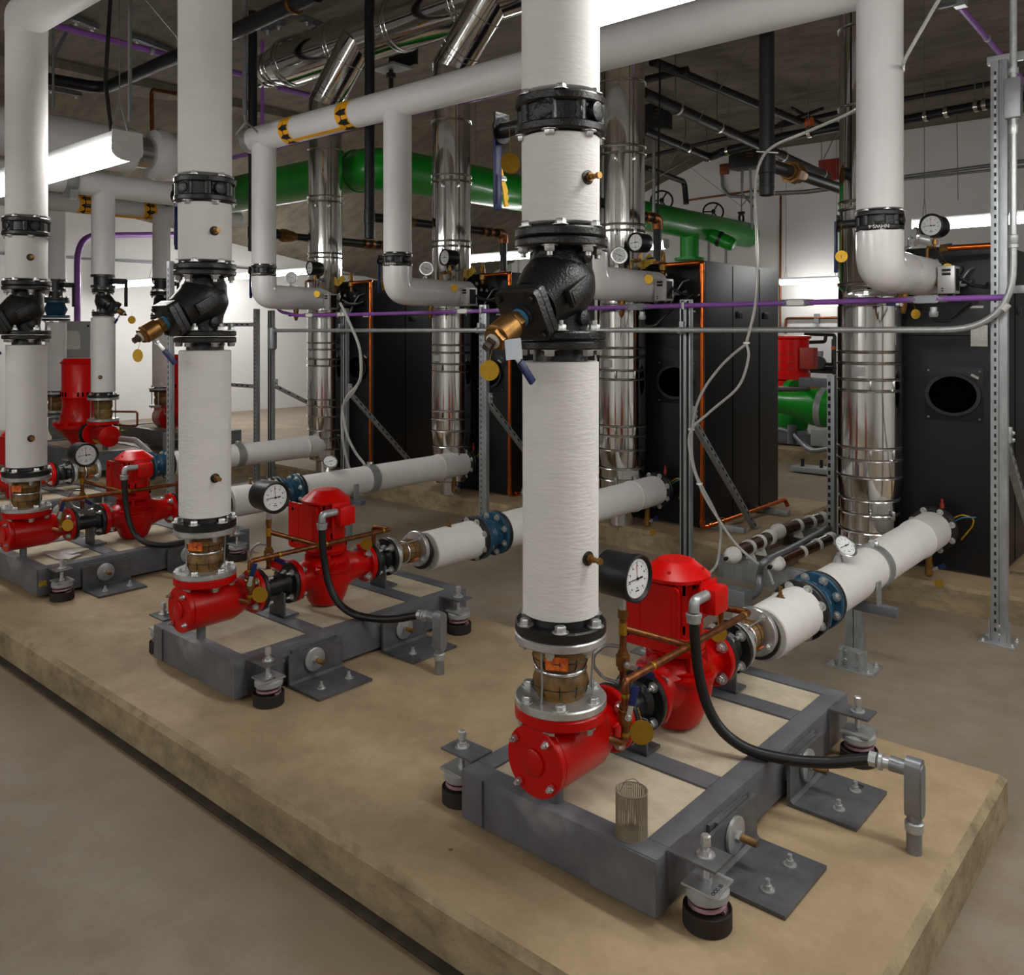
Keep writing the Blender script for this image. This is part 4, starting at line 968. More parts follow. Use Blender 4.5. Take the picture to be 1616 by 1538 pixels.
# pipework recess behind the supply connection
b = B().lathe((-1.68, yf, 2.14), (0, -1, 0), [(0, .135), (.04, .135), (.045, .10), (.06, .10)], 32).lathe((-1.52, yf, 2.2), (0, -1, 0), [(0, .03), (.05, .03)], 14).lathe((-1.45, yf, 2.12), (0, -1, 0), [(0, .022), (.02, .022)], 14).lathe((-1.43, yf, 1.985), (0, -1, 0), [(0, .022), (.02, .022)], 14)
b.make('connection_hub', 'castb', t)
B().ring((-1.68, yf - .04, 2.14), (0, -1, 0), .118, 8, .012, .012, ph=.5).make('hub_bolt', 'zinc', t)
B().tube([(-1.45, yf - .01, 2.12), (-1.47, yf - .10, 2.09), (-1.54, yf - .16, 2.10), (-1.60, yf - .20, 2.14)], .011, 8, bend=.05).tube([(-1.43, yf - .01, 2.21), (-1.45, yf - .08, 2.19), (-1.50, yf - .12, 2.09), (-1.53, yf - .14, 2.0)], .008, 8, bend=.05).make('cable_whip', 'cond', t)
repeat(t, BO, ['at the right edge behind the nearest pump', 'second from the right, grey side face showing', 'third from the right', 'farthest left of the row'], FOUR, 'tall black boiler cabinet with oval intake, {u}')

# -- stainless flues
FO = [0, -2.03, -4.055, -6.11]
fx, fy = -2.027, 6.06
t = thing('flue_stack', '', 'flue', (fx, fy, .20), 'stainless boiler flues')
rl = .205
B().lathe((fx, fy, .30), (0, 0, 1), [(0, .15), (.02, .19), (.06, .19), (.06, .185), (.36, .187), (.50, rl), (.52, rl), (1.66, rl), (1.665, .2), (1.70, .2)], 56).make('lower_section', 'stain', t)
B().cyl((fx, fy + .0, .17), (fx, fy, .31), .11, n=28).make('drain_cap', 'stain', t)
B().lathe((fx, fy, 1.99), (0, 0, 1), [(0, .197), (.015, .20), (.10, .20), (.11, .193), (.6, .193), (.62, .193), (1.60, .193), (2.40, .193)], 56).make('upper_section', 'stain', t)
for z, k in ((.44, rl*.935), (.56, rl*.93), (.655, rl*.935), (.81, rl), (.925, rl), (1.005, rl), (1.39, rl), (1.465, rl), (1.575, rl), (1.65, rl), (1.985, .2), (2.11, .2), (2.62, .197), (2.67, .197), (3.26, .197), (3.32, .197), (3.86, .197)):
    B().lathe((fx, fy, z - .012), (0, 0, 1), [(0, k), (.004, k + .007), (.010, k + .004), (.016, k + .009), (.022, k)], 56, cap=False).make('clamp_band', 'band', t)
for z in (.56, .97, 1.43, 2.60, 3.22):
    B().box((fx + .08, fy - rl - .0, z), (.014, .022, .055), None, .003).make('latch', 'steel', t)
    B().box((fx + rl*.92, fy - rl*.42, z), (.02, .016, .06), None, .003).make('latch', 'steel', t)
B().prism([(.2065*math.sin(a), -.2065*math.cos(a)) for a in [k*.1 - .2 for k in range(5)]] + [(.208*math.sin(a), -.208*math.cos(a)) for a in [.2 - k*.1 for k in range(5)]], (fx, fy, 1.49), (1, 0, 0), (0, 1, 0), (0, 0, .06)).make('rating_label', 'lgrey', t)
roots = t
elz = 4.42
# elbow and 45 degree branch up to the main duct
dx = V((.707, 0, .707))
p0 = V((fx, fy, 2.39 + 1.99)); 
B().lathe((fx, fy, 4.36), (0, 0, 1), [(0, .193), (.05, .193)], 48).lathe(V((fx, fy, 4.42)) - dx*.03, dx, [(0, .193), (.90, .193)], 48).tube([(fx, fy, 4.34), (fx, fy, 4.42), V((fx, fy, 4.42)) + dx*.08], .193, 48, bend=.07).make('branch_elbow', 'stain', t)
for k in (.13, .19, .58): B().lathe(V((fx, fy, 4.42)) + dx*k, dx, [(0, .193), (.004, .203), (.012, .203), (.016, .193)], 48, cap=False).make('clamp_band', 'band', t)
repeat(t, FO, ['beside the rightmost boiler', 'just right of the nearest riser', 'left of the nearest riser, third from right', 'leftmost of the four'], FOUR, 'tall mirror stainless flue with clamp bands, {u}')
t = thing('flue_duct', 'big stainless flue main slanting along under the ceiling with four branches', 'flue', (-7, fy, 5.02))
zc = 5.08; fy += .11
B().lathe((-9.62, fy, zc), (1, 0, 0), [(0, .13), (.005, .20), (.30, .20), (.62, .285), (.66, .285), (11.6, .285)], 56).make('duct_run', 'stain', t)
for xx in (-9.5, -9.38, -9.26, -9.0, -8.92, -8.0, -7.94, -7.0, -6.94, -6.0, -5.94, -5.0, -4.0, -3.0):
    k = .20 if xx < -9.3 else (.285 if xx > -9.05 else .22)
    B().lathe((xx, fy, zc), (1, 0, 0), [(0, k), (.005, k + .014), (.015, k + .014), (.02, k)], 56, cap=False).make('clamp_band', 'band', t)

fy -= .11
fr = [o for o in bpy.data.objects if o.name.startswith('flue_stack') and abs(o.location.x - (fx + FO[2])) < .05][0]
e0 = V((fx + FO[2], fy, 4.42))
B().lathe(e0 + dx*.88, dx, [(0, .193), (.36, .193)], 48).make('branch_extension', 'stain', fr)
B().lathe(e0 + dx*.86, dx, [(0, .193), (.004, .203), (.012, .203), (.016, .193)], 48, cap=False).make('clamp_band', 'band', fr)

# -- supply drops: valve, elbow into the boiler
SO = [0, -2.08, -4.23, -6.38]
SX, SY = -1.68, 5.20
def reps(root, tmpl, units=(0, 2, 3)): repeat(root, SO, BP, units, tmpl)
t = thing('supply_drop', '', 'pipe', (SX, SY, 2.49), 'white drops from the supply header')
B().lathe((SX, SY, 2.495), (0, 0, 1), [(0, .085), (.003, .124), (.006, .128), (1.28, .128)], 48).make('insulation', 'hdr', t)
reps(t, 'white insulated drop from the high header down to {u}')
b0 = set(bpy.data.objects)
t = butterfly((SX, SY, 2.375), (-1, 0, 0), '', h=.112, R=.133, lev=.155)
if True:
    mk = text('NHWS-6', 'wplast', t, (0, 0, 0), (1, 0, 0), (0, 0, 1), .030)
    mk.matrix_local = Matrix.Identity(4)
    wd_ = max(v.co.x for v in mk.data.vertices); a0 = math.radians(-74) + wd_/.1338/2
    for v in mk.data.vertices:                       # chalked round the rim of the lower flange, upside down
        an = a0 - v.co.x/.1338; rr_ = .1335 + v.co.z
        v.co = V((rr_*math.cos(an), rr_*math.sin(an), .026 - v.co.y))
reps(t, 'black butterfly valve with blue lever on the drop to {u}', FOUR)
t = thing('supply_elbow', '', 'pipe', (SX, SY, 2.02), 'white supply elbows into the boilers')
B().tube([(SX, SY, 2.37), (SX, SY, 2.16), (SX, SY + .21, 2.15), (SX, SY + .42, 2.15)], .131, 40, bend=.185, seg=12).make('elbow_jacket', 'pvc', t)
B().lathe((SX, SY + .41, 2.15), (0, 1, 0), [(0, .126), (.50, .126), (.503, .12), (.503, .07)], 44).make('insulation', 'hdr', t)
B().lathe((SX, SY + .90, 2.15), (0, 1, 0), [(0, .08), (.10, .08), (.10, .135), (.13, .135)], 40).make('end_flange', 'castb', t)
B().ring((SX, SY + 1.0, 2.15), (0, -1, 0), .113, 8, .012, .012, ph=.5).make('bolt_ring', 'zinc', t)
reps(t, 'glossy white elbow and pipe bending into the back of {u}', FOUR)
# actuator box on the +X side
t = thing('flow_switch', '', 'control box', (SX + .155, SY + .74, 2.03), 'silver control boxes on the supply pipes')
B().box((SX + .185, SY + .74, 2.115), (.10, .13, .175), None, .006).make('housing', 'sil', t)
B().box((SX + .187, SY + .673, 2.175), (.05, .004, .016)).box((SX + .187, SY + .673, 2.15), (.05, .004, .016)).box((SX + .165, SY + .673, 2.06), (.012, .004, .007)).box((SX + .165, SY + .673, 2.045), (.012, .004, .007)).box((SX + .2365, SY + .74, 2.115), (.003, .08, .14)).make('name_plate', 'ink', t, smooth=False)
B().cyl((SX + .11, SY + .74, 2.10), (SX + .14, SY + .74, 2.10), .02).make('nipple', 'brass', t)
B().tube([(SX + .235, SY + .78, 2.13), (SX + .30, SY + .84, 2.08), (SX + .36, SY + .95, 2.07), (SX + .33, SY + 1.09, 2.10)], .012, 10, bend=.06).make('cable', 'rubber', t)
reps(t, 'small silver flow switch box on the supply pipe of {u}', FOUR)
# gauge, thermometer and tag
t = thing('pressure_gauge', '', 'pressure gauge', (SX + .02, SY + .74, 2.27), 'black pressure gauges on the supply pipes')
gauge(t, (SX + .03, SY + .57, 2.49), (-.12, -1, 0), .078, .13, needle=-92)
B().tube([(SX + .02, SY + .52, 2.27), (SX + .02, SY + .52, 2.34), (SX + .035, SY + .63, 2.345), (SX + .035, SY + .63, 2.42)], .010, 10, bend=.015).lathe((SX + .035, SY + .63, 2.37), (0, 0, 1), [(0, .017), (.03, .017)], 6).lathe((SX + .02, SY + .55, 2.345), (0, 1, 0), [(0, .016), (.04, .018), (.05, .012)], 12).make('brass_fitting', 'brass', t)
lever(t, (SX + .035, SY + .66, 2.355), (0, 0, 1), (.9, .3, .1), .10)
reps(t, 'black pressure gauge with white dial over the supply pipe of {u}', FOUR)
t.location.y += .36
t = thing('dial_thermometer', '', 'thermometer', (SX, SY + .33, 2.25), 'dial thermometers on the supply pipes')
n = V((.80, -.60, .06)).normalized(); c = V((SX + .05, SY + .31, 2.37))
gauge(t, c, n, .067, .02, style='steel', needle=-70, rneed=False)
B().tube([(SX, SY + .34, 2.24), (SX, SY + .34, 2.33), c - n*.02], .010, 10, bend=.02).lathe((SX, SY + .34, 2.265), (0, 0, 1), [(0, .022), (.03, .018)], 6).make('thermowell', 'zinc', t)
reps(t, 'steel dial thermometer on the supply elbow of {u}', (1, 2, 3))
n = V((-.75, -.55, .2)).normalized(); c = V((SX + .08, SY + .36, 2.36))
t = thing('dial_thermometer', 'steel dial thermometer seen edge-on behind the white elbow at the right edge', 'thermometer', c, 'dial thermometers on the supply pipes')
gauge(t, c, n, .067, .022, style='steel', needle=-70, rneed=False)
B().cyl(c - n*.02, c - n*.09, .03).tube([(SX, SY + .40, 2.24), (SX + .02, SY + .40, 2.30), c - n*.07], .010, 10, bend=.02).make('thermowell', 'silver', t)
t = tagdisc('', (SX + .142, SY + .58, 2.195), (SX + .055, SY + .62, 2.345), (.55, -.83, 0), .036)
repeat(t, SO, BP, FOUR, 'brass tag hanging under the pressure gauge of {u}')
t.location.y += .30
tagdisc('pale brass tag numbered 1 at the black valve of the rightmost drop', (SX - .20, SY - .06, 2.235), (SX - .20, SY - .06, 2.43), (.36, -.93, 0), .035, tx='1')
# drain cock below the supply elbow
t = thing('drain_valve', '', 'valve', (SX + .01, SY + .40, 1.92), 'bronze drain cocks under the supply pipes')
B().lathe((SX + .01, SY + .40, 1.90), (0, 0, 1), [(0, .012), (.02, .020), (.06, .026), (.10, .026), (.102, .03), (.125, .03)], 18).make('valve_body', 'brass', t)
lever(t, (SX + .01, SY + .372, 1.955), (0, -1, 0), (-1, 0, .05), .09)
reps(t, 'bronze drain cock with blue lever under the supply elbow of {u}', FOUR)
tagdisc('oval brass tag hanging under the supply elbow at the right edge', (SX + .09, SY + .38, 1.895), (SX + .07, SY + .38, 1.985), (.7, -.7, 0), .03)

# high header with marker bands
t = thing('header_pipe', 'long white supply header with yellow arrow bands crossing the picture', 'pipe', (SX - 3, SY, 3.72), None)
hz = 3.86
B().lathe((SX + .3, SY, hz), (-1, 0, 0), [(0, .155), (2.4, .155), (2.55, .140), (4.2, .136), (6.9, .136), (6.95, .12), (6.97, 0)], 48).make('insulation', 'hdr', t)
B().lathe((SX + SO[3] - .17, SY, hz), (-1, 0, 0), [(0, .137), (.10, .139), (.11, .12)], 40, cap=False).make('end_band', 'galv', t)
def band(x0, w, r):
    b = B().lathe((x0, SY, hz), (1, 0, 0), [(0, r), (w, r)], 48, cap=False).make('marker_band', 'arrow', t)
    q = B()
    for an in (-.05, -.75, -1.45, -2.2):
        # arrow pointing to -X on the outside of the band
        arr = [(-.46, 0), (-.02, .36), (-.02, .17), (.46, .17), (.38, 0), (.46, -.17), (-.02, -.17), (-.02, -.36)]
        L = w*.95
        vs0 = [];
        for rr_ in (r + .0005, r + .0015):
            for ax, ay in arr:
                aa = an + ay*L/r
                vs0.append(V((x0 + w/2 + ax*L, SY - math.cos(aa)*rr_, hz + math.sin(aa)*rr_)))
        m_ = len(arr)
        q._add(vs0, [list(range(m_)), [m_ + i for i in range(m_)][::-1]] + [[i, (i+1) % m_, m_ + (i+1) % m_, m_ + i] for i in range(m_)])
    q.make('flow_arrow', 'ink', b, smooth=False)
band(-7.60, .17, .138); band(-6.66, .18, .138)
B().prism([(.1385*math.cos(a), .1385*math.sin(a)) for a in (-1.05, -1.2, -1.35)] + [(.140*math.cos(a), .140*math.sin(a)) for a in (-1.35, -1.2, -1.05)], (-7.45, SY, hz), (0, -1, 0), (0, 0, 1), (.80, 0, 0)).make('marker_strip', 'arrow', t)

# -- condensate / relief copper lines
CO = [0, -2.10, -4.13, -6.17]
cx, cy = -1.235, 6.12
t = thing('copper_pipe', '', 'pipe', (cx, cy, .22), 'bright copper relief lines')
B().tube([(cx - .36, cy + .04, 2.33), (cx - .02, cy + .03, 2.335), (cx, cy, 2.335), (cx, cy, .235), (cx + .01, cy + .05, .23), (cx + .08, 7.5, .26), (cx + .10, 7.52, .20)], .019, 16, bend=.035, seg=5).make('tube', 'copper', t)
b = B()
for p, a in (((cx, cy, 2.27), (0, 0, 1)), ((cx, cy, .28), (0, 0, 1)), ((cx - .06, cy + .03, 2.334), (1, 0, 0)), ((cx + .015, cy + .09, .235), (.05, 1, 0))): b.lathe(p, a, [(-.02, .0205), (.0, .0222), (.02, .0205)], 16)
b.make('solder_joint', 'copper', t)
b = B()
for yy in (6.40, 7.25): b.torus((cx + .03, yy, .245), (0, 1, 0), .024, .006, 18, 6)
b.make('pipe_clip', 'brass', t)
rv = B().lathe((cx - .38, cy + .04, 2.25), (0, 0, 1), [(0, .016), (.03, .02), (.04, .034), (.085, .036), (.09, .028), (.10, .038), (.105, .024), (.165, .017), (.19, .012)], 18).make('relief_valve', 'brass', t)
B().tube([(cx - .38, cy + .02, 2.43), (cx - .36, cy + .0, 2.45), (cx - .345, cy - .02, 2.41), (cx - .35, cy - .03, 2.37)], .005, 8, bend=.015).make('test_lever', 'tag', rv)
B().prism([(0, 0), (-.13, -.07), (-.16, -.02), (-.06, .06)], (cx - .41, cy - .02, 2.37), (1, 0, 0), (0, -.1, 1), (0, .002, 0)).make('warning_tag', 'yel', rv, smooth=False)
repeat(t, CO, BP, (1, 2, 3), 'bright copper relief pipe running down the corner of {u}')
t = thing('copper_pipe', 'bright copper pipe running level toward the slotted post at the right edge', 'pipe', (cx, cy, 2.2))
B().tube([(cx - .30, cy - .1, 2.325), (cx + .02, cy - .05, 2.33)], .019, 16).make('tube', 'copper', t)
B().lathe((cx - .33, cy - .1, 2.325), (1, 0, 0), [(0, .026), (.05, .026)], 8).make('union', 'brass', t)
for yy, un in ((6.40, 0), (7.25, 1)):
    o = B().box((cx + CO[1] + .06, yy, .195), (.34, .05, .046), None, .002).make('strut_channel', 'strut')
    tag(o, ['grey strut block under the near end of the low copper pipe', 'grey strut block under the far end of the low copper pipe'][un], 'strut channel')

# -- gas drops with drip legs
GO = [0, -2.10, -4.20, -6.31]
gx, gy = -2.54, 5.56
t = thing('gas_pipe', '', 'pipe', (gx, gy, 2.71), 'black steel gas drops')
B().cyl((gx, gy, 2.75), (gx, gy, 5.5), .051, n=24).lathe((gx, gy, 2.71), (0, 0, 1), [(0, .035), (.006, .051), (.06, .054), (.062, .051)], 24).lathe((gx, gy, 2.86), (0, 0, 1), [(0, .051), (.005, .057), (.14, .057), (.145, .051)], 24).make('drop_leg', 'grill', t)
B().cyl((gx, gy, 2.93), (gx, gy + .45, 2.93), .046, n=20).cyl((gx, gy + .45, 2.93), (gx, 7.55, 2.93), .043, n=20).make('branch_run', 'grill', t)
B().lathe((gx, gy + .36, 2.93), (0, 1, 0), [(0, .058), (.03, .064), (.032, .080), (.11, .080), (.112, .066), (.19, .064), (.192, .054), (.23, .050)], 8).make('gas_union', 'brass', t)
B().tube([(gx, 7.46, 2.93), (gx, 7.58, 2.93), (gx, 7.58, 2.82)], .057, 20, bend=.05).lathe((gx, 7.20, 2.93), (0, 1, 0), [(0, .055), (.05, .055)], 20).lathe((gx, 7.32, 2.93), (0, 1, 0), [(0, .055), (.05, .055)], 20).lathe((gx, 7.58, 2.40), (0, 0, 1), [(0, .055), (.09, .055)], 20).make('rusty_elbow', 'copo', t)
B().cyl((gx, 7.58, 2.36), (gx, 7.58, 2.84), .043, n=20).make('riser_nipple', 'grill', t)
repeat(t, GO, ['right of the nearest riser', 'hidden mostly by the nearest riser', 'left of the nearest riser', 'behind the riser of the second pump'], FOUR, 'black gas drop with drip leg and brass union, {u}')

# -- strut trellis: posts, braces, the purple and galvanised conduits
PX = [-1.135, -3.17, -5.19, -7.16, -8.50]; PY = 5.58
def slots(par, p0, d, n, face, w, l=.022, wd=.011, name='slotted_face'):
    """one thin strip along the strut whose punched slots are its dark faces"""
    p0 = V(p0); d = V(d); L = d.length; d = d.normalized(); face = V(face).normalized(); s = d.cross(face)
    vs = []; cuts = [0]
    for k in range(n):
        c = L*(k + .5)/n; cuts += [c - l/2, c + l/2]
    cuts.append(L)
    for c in cuts:
        for a_ in (-wd/2, wd/2):
            for e in (w - .001, w + .0008): vs.append(p0 + d*c + s*a_ + face*e)
    fs = []; mi = []
    for i in range(len(cuts) - 1):
        a_, b_ = i*4, i*4 + 4
        for q in ([a_+1, b_+1, b_+3, a_+3], [a_, a_+1, b_+1, b_][::1], [a_+2, b_+2, b_+3, a_+3], [a_, b_, b_+2, a_+2]):
            fs.append(q); mi.append(1 if i % 2 and q[0] == a_+1 else 0)
    fs += [[0, 1, 3, 2], [len(vs)-4, len(vs)-2, len(vs)-1, len(vs)-3]]; mi += [0, 0]
    o = B()._add(vs, fs).make(name, 'strut', par, smooth=False)
    o.data.materials.append(M['slot'])
    for f, k in zip(o.data.polygons, mi): f.material_index = k
    return o
def post(x, ztop, lab, face=(0, -1, 0), brace=True, slotted=True, yb=6.60):
    t = thing('strut_post', lab, 'post', (x, PY, 0), 'strut posts holding the conduits')
    B().box((x - .0215, PY, ztop/2), (.043, .043, ztop), None, .003).box((x + .0225, PY, ztop/2), (.043, .043, ztop), None, .003).make('upright', 'strut', t)
    b = B(); n = max(4, int(ztop/.05))
    if slotted: slots(t, (x - .018, PY, .05), (0, 0, ztop - .1), min(n, 70), (0, -1, 0), .0222)
    else:
        b.box((x - .0215, PY - .0218, ztop/2), (.02, .001, ztop - .02)).box((x + .0225, PY - .0218, ztop/2), (.02, .001, ztop - .02))
        b.make('groove', 'slot', t, smooth=False)
    B().box((x, PY, .004), (.19, .17, .008), None, .001).make('base_plate', 'galv', t)
    B().box((x - .047, PY, .07), (.006, .06, .12)).box((x + .049, PY, .07), (.006, .06, .12)).make('post_base', 'galv', t)
    b = B()
    for ddx in (-.075, .075):
        for ddy in (-.06, .06): b.hexb((x + ddx, PY + ddy, .008), (0, 0, 1), .010, .010, shank=.01)
    for dz in (.045, .095): b.hexb((x, PY - .024, dz), (0, -1, 0), .010, .008)
    b.make('anchor_bolt', 'zinc', t)
    if brace:
        p0 = V((x + .02, PY + .03, 1.16)); p1 = V((x + .045, yb, .185)); d = p1 - p0
        Rm = Matrix((V((1, 0, 0)), d.normalized(), V((1, 0, 0)).cross(d.normalized()))).transposed()
        br = B().box((p0 + p1)/2, (.043, d.length, .042), Rm, .003).make('brace', 'strut', t)
        slots(br, p0, d, 17, (1, 0, 0), .0222, .034, .014)
        B().box(p0 + V((.012, 0, .035)), (.05, .04, .09), None, .002).box(p1 + V((.0, .035, -.005)), (.05, .09, .01)).hexb(p0 + V((.04, 0, .045)), (1, 0, 0), .011, .01).hexb(p0 + V((.04, 0, .005)), (1, 0, 0), .011, .01).make('hinge_bracket', 'galv', br)
    return t
post(PX[0], 3.35, 'tall slotted strut post with base plate and brace at the right edge')
post(PX[1], 2.02, 'strut post with slanting brace just right of the nearest riser', slotted=False)
post(PX[2], 2.02, 'strut post with slanting brace behind the blue valve left of the nearest riser')
post(PX[3], 2.02, 'strut post with slanting brace right of the farthest flue', slotted=False)
post(PX[4], 2.02, 'strut post with slanting brace left of the farthest flue', slotted=False, yb=7.6)
t = thing('strut_post', 'slotted strut post with two bracket arms beside the farthest braced post', 'post', (-8.80, PY, 0), 'strut posts holding the conduits')
B().box((-8.80, PY, 1.02), (.055, .055, 2.04), None, .003).make('upright', 'strut', t)
slots(t, (-8.79, PY, .05), (0, 0, 1.9), 40, (0, -1, 0), .0282, .026, .014)
for z in (1.86, 1.14):
    q = B().box((-9.3, PY, z), (.95, .045, .045), None, .002).make('bracket_arm', 'strut', t)
    slots(q, (-9.7, PY, z), (.8, 0, 0), 7, (0, -1, 0), .023, .05, .018)
t = thing('strut_post', 'tall slotted strut post rising behind the riser of the second pump', 'post', (-6.95, 3.5, 0), 'strut posts holding the conduits')
px_ = at(269, 600, Y=3.72)
bpy.data.objects.remove(t)
t = thing('strut_post', 'tall slotted strut post seen just left of the second riser', 'post', (px_.x, px_.y, 0), 'strut posts holding the conduits')
B().box((px_.x, px_.y, 1.2), (.05, .05, 2.4), None, .003).make('upright', 'strut', t)
slots(t, (px_.x + .01, px_.y, .05), (0, 0, 2.3), 46, (0, -1, 0), .0255, .026, .014)
B().box((px_.x, px_.y, .004), (.19, .17, .008)).make('base_plate', 'galv', t)
o = B().box((-.55, PY + .02, 2.03), (1.1, .045, .045), None, .002).make('strut_channel', 'strut'); tag(o, 'level strut arm leaving the tall right-hand post below the conduit', 'strut channel')
o = B().box((-.60, PY + .02, 3.36), (1.2, .045, .045), None, .002).make('strut_channel', 'strut'); tag(o, 'level strut arm at the top of the tall right-hand post', 'strut channel')

YC = 5.50
t = thing('galvanised_conduit', 'galvanised conduit running level across the posts and bending up at the right edge', 'conduit', (-4.5, YC, 1.79))
B().tube([(-8.36, YC, 1.79), (-1.05, YC, 1.80), (-1.05, YC, 4.9)], .019, 16, bend=.36, seg=12).make('conduit_run', 'galv', t)
b = B()
for xx in (-3.17, -5.19, -7.16): b.lathe((xx - .02, YC, 1.794), (1, 0, 0), [(0, .026), (.03, .026)], 16).box((xx, YC + .02, 1.83), (.03, .03, .06))
b.lathe((-1.05, YC, 2.26), (0, 0, 1), [(0, .024), (.0, .028), (.02, .028), (.025, .024), (.05, .028), (.07, .028), (.075, .022)], 18)
b.lathe((-1.05, YC, 2.90), (0, 0, 1), [(0, .023), (.02, .027), (.05, .027)], 18).lathe((-1.05, YC, 3.24), (0, 0, 1), [(0, .027), (.03, .027)], 18)
b.make('coupling', 'galv', t)
B().box((-1.05, YC, 3.10), (.085, .07, .23), None, .012).make('pull_box', 'cond', t)
B().lathe((-8.36, YC, 1.79), (0, 0, -1), [(-.03, .045), (.03, .05), (.2, .05), (.22, .03)], 18).make('end_fitting', 'cond', t)
lb = B().tube([(-1.103, YC - .0, 1.915), (-1.075, YC, 1.945)], .0205, 16).make('conduit_label', 'paper', t)

ZP = 1.955
t = thing('purple_conduit', 'purple electrical conduit with grey junction fittings running across the supply elbows', 'conduit', (-4.5, 5.55, ZP))
B().tube([(-8.35, 5.45, 2.2), (-8.25, 5.52, 2.0), (-7.95, 5.55, ZP), (-7.0, 5.55, ZP), (-1.08, 5.55, ZP + .03)], .0175, 14, bend=.15).make('conduit_run', 'purple', t)
for kx in (-7.72, -7.17, -5.42, -4.90, -3.58, -2.33, -1.52):
    kx_ = kx
    z = ZP + (kx + 8)/7*.03
    q = B().prism(rrect(.075, .024, .02), (kx, 5.535, z), (1, 0, 0), (0, 0, 1), (0, .04, 0)).lathe((kx - .115, 5.555, z), (1, 0, 0), [(0, .021), (.04, .023)], 14).lathe((kx + .075, 5.555, z), (1, 0, 0), [(0, .023), (.04, .021)], 14).make('junction_fitting', 'cond', t, ang=25)
    B().prism(rrect(.06, .017, .016), (kx, 5.532, z), (1, 0, 0), (0, 0, 1), (0, .003, 0)).make('fitting_cover', 'wplast' if kx < -4 or kx == -2.33 else 'cond', q, ang=25)
b = B()
for kx in (-3.55, -1.50):
    b.lathe((kx + .02, 5.55, ZP - .02), (0, 0, -1), [(0, .02), (.025, .02), (.027, .026), (.05, .026), (.06, .02)], 14)
b.make('cord_grip', 'galv', t)
B().tube([(-3.53, 5.55, ZP - .07), (-3.52, 5.56, ZP - .13), (-3.44, 5.58, ZP - .13), (-3.36, 5.70, ZP), (-3.34, 5.95, ZP + .12)], .013, 8, bend=.06).tube([(-1.48, 5.55, ZP - .05), (-1.48, 5.56, ZP - .10), (-1.40, 5.60, ZP - .10), (-1.36, 5.9, ZP)], .013, 8, bend=.05).make('cable', 'rubber', t)
b = B()
for kx in (-3.17, -5.19, -7.16): b.box((kx, 5.55, ZP + .02), (.02, .042, .05))
b.make('conduit_strap', 'galv', t)
o = B().box((-1.40, 6.292, 1.76), (.10, .003, .14)).make('paper_notice', 'paper', smooth=False); o.location.y = 6.294; tag(o, 'pale paper notice on the boiler at the right edge below the purple conduit', 'notice')

# -- condensate neutraliser tubes on the floor
def neutral(p0, p1, r, lab, blk, un=None):
    p0, p1 = V(p0), V(p1); d = (p1 - p0); L = d.length; d = d.normalized(); sd = d.cross(V((0, 0, 1)))
    t = thing('neutraliser_tube', lab, 'condensate tube', (p0 + p1)/2, 'condensate neutraliser tubes on the floor')
    B().cyl(p0, p1, r, n=28).make('tube', 'amber', t)
    for o, sg in ((p0, -1), (p1, 1)):
        c = B().lathe(o + d*.035*(-sg), d*sg, [(0, r*1.06), (.006, r*1.15), (.02, r*1.10), (.026, r*1.18), (.05, r*1.12), (.056, r*1.2), (.08, r*1.05), (.10, r*.8), (.115, r*.5), (.13, r*.45)], 28).make('end_cap', 'wplast', t)
        B().lathe(o + d*sg*.09, d*sg, [(0, .012), (.02, .012), (.022, .016), (.032, .016), (.034, .009), (.05, .009)], 8).make('barbed_fitting', 'rubber', c)
    for k in (.42, .72):
        o = p0 + d*L*k
        c = B().lathe(o - d*.022, d, [(0, r*1.02), (0, r*1.13), (.044, r*1.13), (.044, r*1.02)], 28, cap=False).make('tube_clip', 'wplast', t)
        B().prism([(-.045, -r - .045), (.045, -r - .045), (.012, -r*.4), (-.012, -r*.4)], o + sd*r*.35 - d*.01, sd, (0, 0, 1), d*.02).make('clip_foot', 'wplast', c)
    return t
zt_ = .19
qa, qb = at(1148, 880, Z=zt_), at(1213, 848, Z=zt_)
dv = (qb - qa); 
neutral(qa + dv*.12, qb, .05, 'short brown tube with white caps, nearest the copper pipe on the floor', None)
qa, qb = at(1228, 838, Z=zt_), at(1290, 820, Z=zt_)
neutral(qa, qb + (qb-qa)*.1, .05, 'farther brown tube with white caps in line behind the first one', None)
qa, qb = at(1216, 894, Z=zt_), at(1310, 850, Z=zt_)
neutral(qa + (qb-qa)*.10, qb, .042, 'brown tube with white cap just left of the dial thermometer on the near pipe', None)
q = at(1190, 893, Z=.12)
o = B().box((q.x + .10, q.y + .02, .075), (.75, .06, .15), None, .002).make('strut_channel', 'strut'); tag(o, 'grey strut block under the white-capped tubes', 'strut channel')
q = at(1270, 835, Z=.12)
o = B().box((q.x + .12, q.y + .0, .075), (.6, .06, .15), None, .002).make('strut_channel', 'strut'); tag(o, 'grey strut block under the far white-capped tubes', 'strut channel')
# grey drain conduit on the floor
t = thing('drain_conduit', 'grey conduit snaking over the floor between the tubes', 'conduit', at(1230, 870, Z=.1))
pts = [at(1313, 830, Z=.22), at(1298, 838, Z=.22), at(1255, 862, Z=.24), at(1204, 886, Z=.24), at(1199, 905, Z=.12), at(1198, 930, Z=.03), at(1175, 946, Z=.03)]
B().tube(pts, .024, 12, bend=.07).make('conduit_run', 'cond', t)
q = at(1165, 948, Z=.06)
B().box((q.x, q.y, .07), (.14, .10, .14), None, .008).cyl((q.x, q.y, .0), (q.x, q.y, .09), .04).make('floor_box', 'cond', t)

